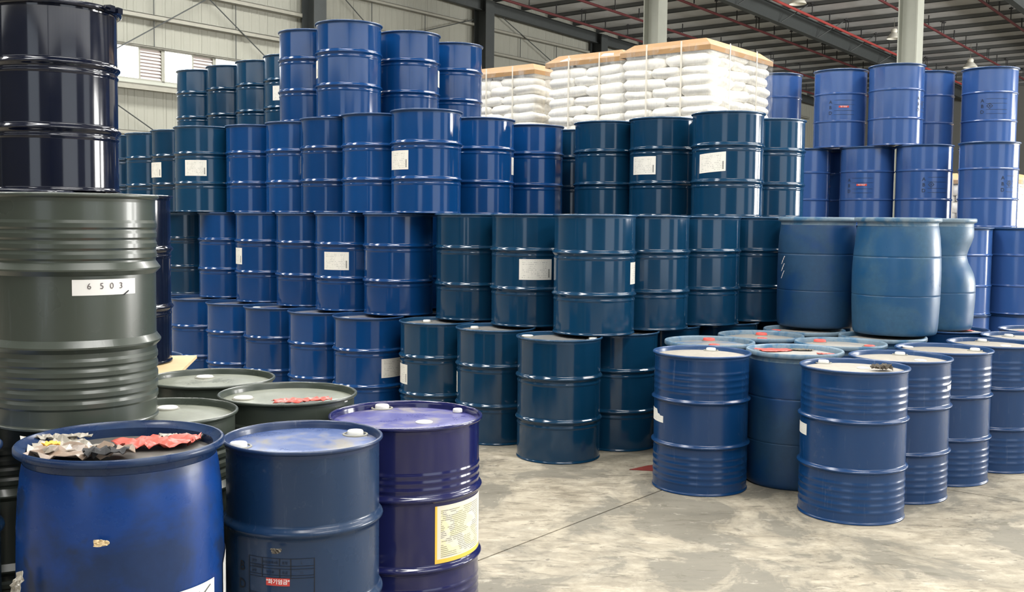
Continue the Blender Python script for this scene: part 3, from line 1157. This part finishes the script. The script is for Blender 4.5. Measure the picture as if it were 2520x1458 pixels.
# --- hidden drums that carry the visible ones
FILL = [
        ('L', -0.973, 9.722, 3), ('L', -0.598, 10.314, 3), ('R', 4.766, 10.545, 3), ('R', 3.557, 11.154, 3), ('R', 4.269, 10.865, 3),
        ('L', -2.356, 11.134, 3), ('R', 2.629, 11.333, 3), ('L', -2.762, 11.592, 3), ('L', -3.203, 11.990, 3), ('L', -3.664, 12.365, 3),
        ('L', 1.611, 8.884, 2), ('L', -0.862, 9.236, 2), ('L', 1.052, 9.086, 2), ('L', 2.202, 8.977, 2), ('L', -0.279, 9.131, 2),
        ('L', 0.659, 9.532, 2), ('L', -1.823, 10.138, 2), ('L', -1.000, 9.839, 2), ('L', 0.132, 9.807, 2), ('R', 4.473, 10.136, 2),
        ('R', 3.940, 10.286, 2), ('L', 0.600, 10.230, 2), ('L', -0.598, 10.314, 2), ('R', 4.770, 10.605, 2), ('R', 3.514, 10.641, 2),
        ('R', 4.269, 10.865, 2), ('R', 3.046, 10.937, 2), ('L', -3.814, 11.122, 2), ('L', -2.356, 11.134, 2), ('R', 3.561, 11.214, 2),
        ('R', 2.629, 11.333, 2), ('L', -4.257, 11.541, 2), ('L', -2.762, 11.592, 2), ('L', -3.203, 11.990, 2), ('L', -3.664, 12.365, 2),
        ('L', 1.145, 7.883, 1), ('L', 0.262, 8.033, 1), ('L', 2.420, 8.174, 1), ('L', 1.662, 8.212, 1), ('L', -0.184, 8.471, 1),
        ('L', 2.099, 8.672, 1), ('L', -0.788, 8.845, 1), ('L', 1.557, 8.910, 1), ('L', -1.225, 9.259, 1), ('L', 2.268, 9.270, 1),
        ('L', 1.002, 9.119, 1), ('L', -0.277, 9.161, 1), ('L', -0.721, 9.599, 1), ('L', -1.710, 9.665, 1), ('L', 0.637, 9.588, 1),
        ('R', 4.112, 9.551, 1), ('R', 4.656, 9.643, 1), ('L', -2.167, 10.091, 1), ('L', 0.110, 9.863, 1), ('L', -1.151, 10.026, 1),
        ('R', 4.475, 10.166, 1), ('L', -1.693, 10.474, 1), ('L', -2.589, 10.523, 1), ('L', 0.600, 10.230, 1), ('R', 3.942, 10.316, 1),
        ('L', -0.598, 10.314, 1), ('R', 4.772, 10.635, 1), ('R', 3.516, 10.671, 1), ('L', -3.306, 10.741, 1), ('R', 4.269, 10.865, 1),
        ('R', 3.048, 10.967, 1), ('L', -3.814, 11.122, 1), ('L', -2.356, 11.134, 1), ('R', 3.563, 11.244, 1), ('R', 2.629, 11.333, 1),
        ('L', -4.257, 11.541, 1), ('L', -2.762, 11.592, 1), ('L', -3.203, 11.990, 1), ('L', -3.664, 12.365, 1)]
for fam, x, y, tier in FILL:
    k, hh = ('royal', hr) if fam == 'R' else ('teal' if x > -.5 else 'blue', h)
    lab = ('royal blue drum inside the right-hand stack, behind its front row' if fam == 'R' else
           'blue drum inside the big stack, behind its front row')
    drum('fill', k, x, y, (tier - 1) * hh, lab, group='drums inside the stacks that carry the upper layers')

# --- front right group
for r in (
    ('R1', 'bead', 1.15, 6.251, 'worn blue beaded drum with a torn label, nearest to the centre', (('w', .095, .21),)),
    ('R3', 'bead', 1.891, 5.702, 'nearest worn blue beaded drum with a dirty rag on its lid', (('w', -.10, .235), ('f', .055, .02))),
    ('R4', 'bead', 2.301, 6.126, 'worn blue beaded drum just behind the drum with the rag', (('w', .08, .22), ('f', .10, -.05))),
    ('R5', 'bead', 2.727, 6.536, 'worn blue beaded drum, third in the diagonal row at right', (('f', -.15, .20), ('w', .22, .05))),
    ('R6', 'bead', 3.203, 6.886, 'worn blue beaded drum standing at the right edge', (('w', .03, .235), ('f', .067, -.03))),
    ('R7', 'bead', 3.622, 7.302, 'dusty-lidded blue drum behind the one at the right edge', (('w', -.05, .15),)),
    ('R8', 'bead', 3.968, 7.781, 'blue drum at the far right whose lid carries red film', (('f', -.2, .1),)),
    ('R9', 'bead', 3.266, 7.773, 'dusty blue drum behind the crushed plastic drum', ()),
):
    drum(r[0], r[1], r[2], r[3], 0, r[4], True, r[5], group=G3)
bk = K['bead']['r0']
patch(DR['R1'], bk, -188, -151, .405, .478, 'paper_small', n=12, cut=lambda t: (0, 1 if t < .62 else (.66 if t < .8 else .55)))
patch(DR['R3'], bk, -196, -166, .438, .500, 'paper_small')
patch(DR['R4'], bk, -44, -14, .640, .700, 'paper_small', cut=lambda t: (0, .75 + .25 * t))

for r in (
    ('R2', 'plastic_grey', 1.749, 6.394, 0, 'blue plastic drum with red film between the two nearest beaded drums', ()),
    ('q1', 'plastic', 1.304, 6.822, 0, 'blue plastic drum with a round red cap behind the torn-label drum', (('r', .03, .18), ('R', .012, -.10))),
    ('q2', 'plastic_grey', 1.737, 7.224, 0, 'plastic drum with a red cap in front of the teal stack', (('r', .04, .15), ('R', -.014, -.10))),
    ('q3', 'plastic_grey', 2.156, 7.641, 0, 'plastic drum mostly hidden under the left upper plastic drum', (('R', -.20, .035),)),
    ('q4', 'plastic_grey', 2.163, 6.815, 0, 'plastic drum with two red caps in front of the bulging drum', (('r', -.085, .17), ('R', .172, -.06))),
    ('q5', 'plastic_grey', 2.586, 7.229, 0, 'plastic drum with a red cap directly under the bulging drum', (('R', -.035, -.20),)),
    ('u1', 'plastic', 2.311, 7.894, h, 'blue plastic drum on top, left of the three upper plastic ones', ()),
    ('u2', 'plastic_bulged', 2.733, 7.41, h, 'bulging pale blue plastic drum, foremost of the three upper ones', ()),
    ('u3', 'plastic_crushed', 3.164, 7.830, h, 'crushed pale blue plastic drum, right of the three upper ones', ()),
):
    drum(r[0], r[1], r[2], r[3], r[4], r[5], True, r[6], group=G3)
# chalk scribbles on the left upper plastic drum
sc = MB()
for q in range(9):
    a = R_(-168 + 2.2 * (q % 3))
    z = .36 + .018 * q
    rr = K['plastic']['r0'] - .001
    sc.tube((rr * math.cos(a), rr * math.sin(a), z), (rr * math.cos(a + .06), rr * math.sin(a + .06), z + .022), .0035, 5)
obj('chalk_scribble', sc.mesh('chalk_scribble', 'white_print'), DR['u1'])

# --- left foreground
drum('G2', 'ribbed', -1.611, 3.83, .85, 'grey green ribbed drum with the number strip, standing on grey drums', group=G4)
gk = K['ribbed']['r0']
patch(DR['G2'], gk, -69, -23, .472, .527, 'paper_plain', 'number_strip')
for ch, a in (('6', -58), ('5', -49.5), ('0', -42.5), ('3', -35.5)):
    text_on(DR['G2'], gk, ch, a, .503, .030, 'ink_brown', 'printed_digit', off=.003)
tm = MB()
for (a0_, z0_, a1_, z1_) in ((-29.5, .484, -33.5, .470),):
    p0 = [(gk + .004) * math.cos(R_(a0_)), (gk + .004) * math.sin(R_(a0_)), z0_]
    p1 = [(gk + .004) * math.cos(R_(a1_)), (gk + .004) * math.sin(R_(a1_)), z1_]
    tm.tube(p0, p1, .0022, 6)
obj('tear_mark', tm.mesh('tear_mark', 'ink'), DR['G2'])
drum('L1', 'grey', -1.404, 4.838, 0, 'grey green drum farthest back of the three pale lids', True, (('W', -.065, .12),), group=G4)
drum('L2', 'grey', -.957, 4.436, 0, 'grey green drum with red film on its pale lid', True, (('W', -.18, -.05), ('f', .235, -.085)), group=G4)
drum('L3', 'grey', -1.356, 3.988, 0, 'grey green drum with pale lid under the number-strip drum', True, (('W', -.02, .15),), group=G4)
drum('Lx', 'grey', -1.957, 3.985, 0, 'grey green drum at the left edge under the number-strip drum', group=G4)
drum('K2', 'black', -2.134, 5.607, .81, 'glossy black drum half hidden right behind the grey ribbed drum', group=G4)
drum('K3', 'black_top', -2.216, 5.08, 1.712, 'large glossy black drum on top at the upper left', group=G4)
drum('Kx', 'black_short', -2.32, 4.78, .851, 'black drum hidden behind the grey ribbed drum', group=G4)
drum('Ky', 'grey', -2.32, 4.78, 0, 'grey drum hidden on the floor behind the grey ribbed drum', group=G4)
drum('Z1', 'prop', -2.02, 5.5, 0, 'blue floor drum carrying the pine boards', group=G4)
drum('Z2', 'prop', -2.6, 5.62, 0, 'blue floor drum hidden left under the pine boards', group=G4)
drum('Z3', 'prop', -2.25, 6.13, 0, 'blue floor drum hidden behind under the pine boards', group=G4)
drum('F2', 'navy', -.735, 3.66, 0, 'scuffed navy drum with printed table and red Korean sticker', True, (('w', .165, .125), ('w', -.205, -.10)), group=G4)
drum('PU', 'purple', -.423, 4.161, 0, 'violet blue drum with a yellow-edged data sheet at its right', True, (('w', -.125, .235), ('f', .08, -.07), ('s', .20, .17)), group=G4)
drum('B1', 'plastic_open', -1.236, 3.276, 0, 'large deep blue plastic drum heaped with scrap at bottom left', group=G4)
drum('E0', 'navy', -1.975, 3.376, 0, 'navy drum cut off by the left edge', group=G4)
# locking ring on the black top drum
lr = MB()
prof = [(.297 + .010 * math.cos(t * math.pi / 5), .862 + .013 * math.sin(t * math.pi / 5)) for t in range(10)]
lr.lathe(prof, SEG, close=True)
lk = obj('locking_ring', lr.mesh('locking_ring', 'black', True, 50), DR['K3'])
lg = MB()
lg.box(-.018, .018, -.05, -.012, -.014, .014)
lg.box(-.018, .018, .012, .05, -.014, .014)
lg.tube((0, -.07, 0), (0, .07, 0), .006, 8)
obj('clamp_bolt', lg.mesh('clamp_bolt', 'black'), lk, (.318 * math.cos(R_(-12)), .318 * math.sin(R_(-12)), .862), R_(-12))
# print on the navy drum
nk = K['navy']['r0']
f2 = DR['F2']
for ch, z in (('B', .424), ('D', .362), ('A', .30)):
    text_on(f2, nk, ch, -128, z, .046, 'ink', 'printed_letter', bold=.0006)
for z in (.466, .441, .431, .409, .400, .345, .30):
    patch(f2, nk, -121, -71, z, z + .0016, 'ink', 'printed_line', n=20)
for a, z0, z1 in ((-121, .28, .466), (-109.5, .40, .466), (-96, .40, .431), (-96.1, .441, .466), (-88, .40, .466), (-71.5, .28, .466)):
    patch(f2, nk, a, a + .6, z0, z1, 'ink', 'printed_line', n=2)
for s_, a, z in (('품명', -116, .452), ('위험물제4류', -103, .452), ('용량', -92, .452), ('L', -80, .452), ('유별', -116, .419), ('석유류', -103, .419), ('등급', -92, .419), ('I I', -80, .419), ('주의사항', -112, .436)):
    text_on(f2, nk, s_, a, z, .011, 'ink', 'printed_text')
patch(f2, nk, -106, -88.5, .3745, .4005, 'red_print', 'red_sticker', n=10, off=.0016)
text_on(f2, nk, '"화기엄금"', -97.2, .3875, .0185, 'white_print', 'sticker_text', off=.0026, bold=.0003)
# data sheet on the violet drum
pk = K['purple']['r0']
patch(DR['PU'], pk, -62, -2, .283, .506, 'paper_yellow', 'data_sheet', n=16)
# labels on the plastic drum
vk = K['plastic_open']['r0']
patch(DR['B1'], vk, -66, -12, .26, .468, 'paper_plain', 'white_label', n=14, off=.003)
wm = MB()
def VP(a, z, off=.006):
    return ((vk + off) * math.cos(R_(a)), (vk + off) * math.sin(R_(a)), z)
wm.tube(VP(-30, .415), VP(-24, .432), .0018, 6)
wm.tube(VP(-24, .432), VP(-17, .455), .0013, 6)
wm.tube(VP(-26.5, .447), VP(-25, .422), .0018, 6)
wm.tube(VP(-24, .420), VP(-18, .428), .0012, 6)
obj('pen_mark', wm.mesh('pen_mark', 'ink'), DR['B1'])
patch(DR['B1'], vk, 2, 40, .22, .515, 'paper_plain', 'side_label', n=10, off=.003, cut=lambda t: (0, min(1, .9 + t * .6)))
# dirt runs on the plastic drum, a shape of their own

# ------------------------------------------------------------------ wrapped sack loads
random.seed(7)


def sack_mesh(seed):
    """pillow-shaped sack in a unit box, ends pinched and creased"""
    rnd = random.Random(seed)
    nu, nv = 12, 14
    vs, fs = [], []
    ph = [rnd.uniform(0, 6.28) for _ in range(4)]
    for i in range(nu + 1):
        t = -1 + 2 * i / nu
        e = 1 - abs(t) ** 7
        for j in range(nv):
            a = 2 * math.pi * j / nv
            ca, sa = math.cos(a), math.sin(a)
            y = math.copysign(abs(ca) ** .42, ca)
            z = math.copysign(abs(sa) ** .62, sa)
            zz = (.42 + .58 * e ** .5) * z * (1 + .05 * math.sin(3 * a + ph[0] + 2 * t))
            yy = (.90 + .10 * e) * y * (1 + .025 * math.sin(5 * t + ph[1]))
            zz += .10 * math.sin(2.2 * t + ph[2]) * (1 - abs(y)) * .5
            vs.append((t * .5, yy * .5, zz * .5))
    for i in range(nu):
        for j in range(nv):
            k = (j + 1) % nv
            fs.append((i * nv + j, i * nv + k, (i + 1) * nv + k, (i + 1) * nv + j))
    fs.append(tuple(range(nv - 1, -1, -1)))
    fs.append(tuple(nu * nv + j for j in range(nv)))
    return mesh('sack', vs, fs, 'sack', True)


SACKS = [sack_mesh(i) for i in range(5)]
LB, LA, BASE, LAYER, NL = .93, 1.29, .09, .095, 10


def sack_slots():
    out = []
    for q in range(NL):
        z = BASE + (q + .5) * LAYER
        if q % 2 == 0:
            for i in range(5):
                for j in range(2):
                    out.append(((i + .5) * LA / 5, (j + .5) * LB / 2, z, LB / 2, LA / 5, R_(90)))
        else:
            for i in range(3):
                for j in range(3):
                    if (i, j) != (1, 1):
                        out.append(((i + .5) * LA / 3, (j + .5) * LB / 3, z, LA / 3, LB / 3, 0))
    return out


pal = MB()
for y in (.0, LB / 2 - .05, LB - .10):
    pal.box(0, LA, y, y + .10, 0, .02)
    for x in (0, LA / 2 - .05, LA - .10):
        pal.box(x, x + .10, y, y + .10, .02, .068)
for i in range(7):
    x = i * (LA - .11) / 6
    pal.box(x, x + .11, 0, LB, .068, BASE)
PALLET = pal.mesh('pallet', 'wood')
capm = MB()
zt = BASE + NL * LAYER
e = .020
o4 = [(-e, -e), (LA + e, -e), (LA + e, LB + e), (-e, LB + e)]
i4 = [(.08, .08), (LA - .08, .08), (LA - .08, LB - .08), (.08, LB - .08)]
vs = [(x, y, zt - .07) for x, y in o4] + [(x, y, zt - .025) for x, y in o4] + [(x, y, zt + .055) for x, y in i4]
capm.add(vs, [(k, (k + 1) % 4, 4 + (k + 1) % 4, 4 + k) for k in range(4)] + [(4 + k, 4 + (k + 1) % 4, 8 + (k + 1) % 4, 8 + k) for k in range(4)] + [(8, 9, 10, 11)])
CARD = capm.mesh('cardboard_cap', 'kraft')
# film: creased shell round the load
fm = MB()
n_, rows_ = 44, 16
per = []
pts4 = [(-.02, -.02), (LA + .02, -.02), (LA + .02, LB + .02), (-.02, LB + .02)]
for k in range(4):
    p, q = pts4[k], pts4[(k + 1) % 4]
    for i in range(n_ // 4):
        t = i / (n_ // 4)
        per.append((p[0] + (q[0] - p[0]) * t, p[1] + (q[1] - p[1]) * t))
rf = random.Random(3)
fv = []
for r_ in range(rows_ + 1):
    z = BASE + (zt + .0 - BASE) * r_ / rows_
    tuck = 0.0
    for x, y in per:
        d = rf.uniform(-.006, .008)
        cx, cy = x - LA / 2, y - LB / 2
        L_ = math.hypot(cx, cy)
        fv.append((LA / 2 + cx * (1 + (d - tuck) / L_), LB / 2 + cy * (1 + (d - tuck) / L_), z))
ff = []
m_ = len(per)
for r_ in range(rows_):
    for i in range(m_):
        j = (i + 1) % m_
        ff.append((r_ * m_ + i, r_ * m_ + j, (r_ + 1) * m_ + j, (r_ + 1) * m_ + i))
FILM = mesh('stretch_film', fv, ff, 'film', True)
def strap_mesh(x0, x1, y0, y1):
    st = MB()
    st.box(x0, x1, y0, y1, BASE, zt + .03)
    return st.mesh('strap', 'strap')


STRAPS = []
for x in (LA * .28, LA * .72):
    STRAPS += [strap_mesh(x - .008, x + .008, -.026, -.022), strap_mesh(x - .008, x + .008, LB + .022, LB + .026)]
for y in (LB * .30, LB * .70):
    STRAPS += [strap_mesh(-.026, -.022, y - .008, y + .008), strap_mesh(LA + .022, LA + .026, y - .008, y + .008)]
# closed block of sacks for the loads that stand hidden underneath
blk = MB()
for (x, y, z, lx, ly, rz) in sack_slots():
    me = SACKS[0]
    c, s_ = math.cos(rz), math.sin(rz)
    vv = []
    for v in me.vertices:
        px, py = v.co.x * lx * .99, v.co.y * ly * .98
        vv.append((x + px * c - py * s_, y + px * s_ + py * c, z + v.co.z * LAYER * 1.06))
    blk.add(vv, [tuple(p.vertices) for p in me.polygons])
SACK_BLOCK = blk.mesh('sack_layers', 'sack', True)


def sack_load(loc, zb, label, full):
    t = thing('sack_load', label, 'sack load', (loc.x, loc.y, zb), ROT, 'white sack loads behind the drums')
    obj('pallet', PALLET, t)
    if not full:
        obj('sack_layers', SACK_BLOCK, t)
    else:
        for q, (x, y, z, lx, ly, rz) in enumerate(sack_slots()):
            b = obj('sack', SACKS[random.randrange(5)], t, (x + random.uniform(-.008, .008), y + random.uniform(-.008, .008), z + random.uniform(-.008, .008)))
            b.rotation_euler = (random.uniform(-.07, .07), random.uniform(-.07, .07), rz + random.choice((0, math.pi)) + random.uniform(-.03, .03))
            b.scale = (lx * random.uniform(.97, 1.02), ly * random.uniform(.97, 1.02), LAYER * random.uniform(1.12, 1.45))
        obj('stretch_film', FILM, t)
        for sm in STRAPS:
            obj('strap', sm, t)
    obj('cardboard_cap', CARD, t)


C0 = Vector((1.777, 9.6, 0))
TOPH = BASE + NL * LAYER + .058
for (c, nm) in ((C0, 'rightmost and largest white sack load with its corner towards us'),
                (C0 + BX * .99 + AX * .12, 'middle white sack load, shrink-wrapped under a brown cap'),
                (Vector((.215, 11.3, 0)), 'leftmost and lowest-looking white sack load beside the blue drums')):
    for lv in range(3):
        full = lv == 2
        lab = nm if full else ('sack load hidden under the ' + nm.split(' white')[0] + (' one, at the floor' if lv == 0 else ' one, middle tier'))
        sack_load(c, lv * TOPH + .0, lab, full)
sack_load(Vector((5.62, 11.75, 0)), 0, 'sack load hidden on the floor at the right edge', False)
sack_load(Vector((5.62, 11.75, 0)), TOPH, 'white sack load peeping out at the right edge', True)

# ------------------------------------------------------------------ boards, films and scraps
def crumple(name, x, y, z, lx, ly, amp, seed, mat, rz, label, cat, n=(16, 10), t=.002, flat=False):
    rnd = random.Random(seed)
    ph = [(rnd.uniform(2, 9), rnd.uniform(2, 9), rnd.uniform(0, 6)) for _ in range(4)]
    vs, fs = [], []
    nx, ny = n
    for i in range(nx + 1):
        for j in range(ny + 1):
            u, v = i / nx * 2 - 1, j / ny * 2 - 1
            edge = 1 - .22 * (.5 + .5 * math.sin(3 * math.atan2(v, u) + ph[0][2])) - .05 * rnd.random()
            # squash the square towards a ragged disc
            rr = max(abs(u), abs(v)) / max(1e-6, math.hypot(u, v)) if (u or v) else 1
            k = (.55 + .45 * rr) * edge
            zz = sum(abs(math.sin(a * u + b * v + c)) for a, b, c in ph) / 4
            zz = zz * amp + rnd.random() * amp * .30
            vs.append((u * lx / 2 * k + rnd.uniform(-1, 1) * lx * .012, v * ly / 2 * k + rnd.uniform(-1, 1) * ly * .012, zz))
    for i in range(nx):
        for j in range(ny):
            a = i * (ny + 1) + j
            fs.append((a, a + ny + 1, a + ny + 2, a + 1))
    zmin = min(v[2] for v in vs)
    vs = [(a, b, c - zmin + t + .001) for a, b, c in vs]
    o = obj(name, mesh(name, vs, fs, mat, not flat), None, (x, y, z), rz)
    solidify(o, t, -1)
    return tag(o, label, cat)


lzp = K['plastic_open']['lz']
lzg = K['grey']['lz']
crumple('red_film', -.957 + .085, 4.436 - .145, lzg, .28, .08, .022, 5, 'film_red', R_(22), 'crumpled red film on the pale grey green lid', 'film', (20, 8))
crumple('red_film', -1.236 + .09, 3.276 + .075, lzp, .30, .17, .032, 6, 'film_red_pale', R_(20), 'crumpled red film on the deep blue plastic drum', 'film', (18, 12))
crumple('tape_scrap', -1.236 - .10, 3.276 - .10, lzp, .36, .20, .060, 7, 'tape_brown', R_(-8), 'crumpled brown tape heaped at the front of the plastic drum', 'tape scrap', (11, 6), .002, True)
crumple('tape_scrap', -1.236 - .18, 3.276 - .02, lzp + .004, .22, .22, .040, 8, 'tape_pale', R_(35), 'pale crumpled tape at the left of the plastic drum', 'tape scrap', (12, 9), .002, True)
crumple('tape_scrap', -1.236 - .235, 3.276 + .075, lzp + .018, .24, .045, .018, 9, 'tape_pale', R_(17), 'pale tape strip jutting over the rim of the plastic drum', 'tape scrap', (18, 4), .002, True)
crumple('film_scrap', -1.236 + .12, 3.276 + .19, lzp, .17, .06, .02, 10, 'tape_pale', R_(-8), 'clear film scrap behind the red film on the plastic drum', 'film', (14, 6))
crumple('orange_scrap', -1.236 - .165, 3.276 - .13, lzp + .042, .055, .045, .02, 11, 'orange', 0, 'small orange scrap among the crumpled tape', 'scrap', (6, 5), .002, True)
crumple('black_scrap', -1.236 + .01, 3.276 - .16, lzp + .02, .15, .10, .035, 12, 'dark', R_(20), 'black plastic scrap beside the brown tape', 'scrap', (8, 6), .002, True)
lq = K['plastic']['lz']
crumple('red_film', 1.749 - .10, 6.394 + .10, lq, .25, .17, .006, 13, 'film_red', R_(5), 'red film sheet on the plastic drum between beaded drums', 'film')
crumple('dark_scrap', 1.749 + .07, 6.394 + .12, lq, .17, .09, .010, 14, 'rag', R_(-10), 'dark scrap beside the red film on the plastic drum', 'scrap')
crumple('red_film', 1.749 + .17, 6.394 - .06, lq, .12, .05, .006, 15, 'film_red', R_(-15), 'small red film strip at the right of that plastic lid', 'film', (10, 5))
lb_ = K['bead']['lz']
crumple('dirty_rag', 1.891 + .13, 5.702 - .06, lb_, .13, .09, .045, 16, 'rag', R_(15), 'dirty grey rag on the nearest beaded drum', 'rag', (12, 9), .003, True)
crumple('red_film', 3.968 - .05, 7.781 - .05, lb_, .30, .20, .006, 17, 'film_red', 0, 'red film on the far right drum lid', 'film')
crumple('red_film', 3.266 + .14, 7.773 + .06, lb_, .16, .14, .006, 18, 'film_red_pale', 0, 'faded red film behind the crushed plastic drum', 'film')
crumple('red_film', -.575 + .05, 8.011 - .15, K['teal']['lz'], .20, .07, .006, 19, 'film_red_pale', R_(5), 'red film strip on a teal floor drum lid', 'film', (12, 5))
# scrap stuck to the front of the plastic drum
pb = crumple('leaf_scrap', -1.236 + .06, 3.276 - .325, .655, .050, .022, .012, 20, 'wood', 0, 'tan paper scrap stuck to the front of the plastic drum', 'scrap', (8, 5), .002, True)
pb.rotation_euler = (R_(75), 0, R_(8))
pc = crumple('leaf_scrap', -.735 - .03, 3.66 - .30, .505, .040, .020, .012, 21, 'rag', 0, 'grey scrap stuck under the hoop of the navy drum', 'scrap', (8, 5), .002, True)
pc.rotation_euler = (R_(80), 0, 0)
pd = crumple('tape_scrap', -1.437, 2.992, .505, .05, .11, .02, 22, 'tape_pale', 0, 'white tape end at the lower left side of the plastic drum', 'tape scrap', (6, 10), .002, True)
pd.rotation_euler = (R_(78), R_(12), R_(-36))

# pine boards under the black drum
for q, (x1, y0, rz, lab) in enumerate(((.40, -.30, 8, 'lower pine board sheet under the black drum'), (.435, -.29, 9.5, 'upper pine board sheet under the black drum'))):
    mb = MB()
    mb.box(-.50, x1 - .14, y0, .42, 0, .017)
    tag(obj('pine_board', mb.mesh('pine_board', 'wood'), None, (-2.02, 5.46, .7705 + .0185 * q), R_(rz)), lab, 'board', 'pine boards')
# red scrap of sheet on the floor
mb = MB()
vs = [(-.14, -.02), (.02, .07), (.16, .09), (.16, -.09), (.0, -.08)]
mb.add([(x, y, 0) for x, y in vs] + [(x, y, .003) for x, y in vs], [tuple(range(4, -1, -1)), tuple(range(5, 10))] + [(k, (k + 1) % 5, 5 + (k + 1) % 5, 5 + k) for k in range(5)])
tag(obj('red_sheet', mb.mesh('red_sheet', 'maroon'), None, (.90, 6.66, .0005), .2), 'dull red sheet lying on the floor behind the torn-label drum', 'sheet')
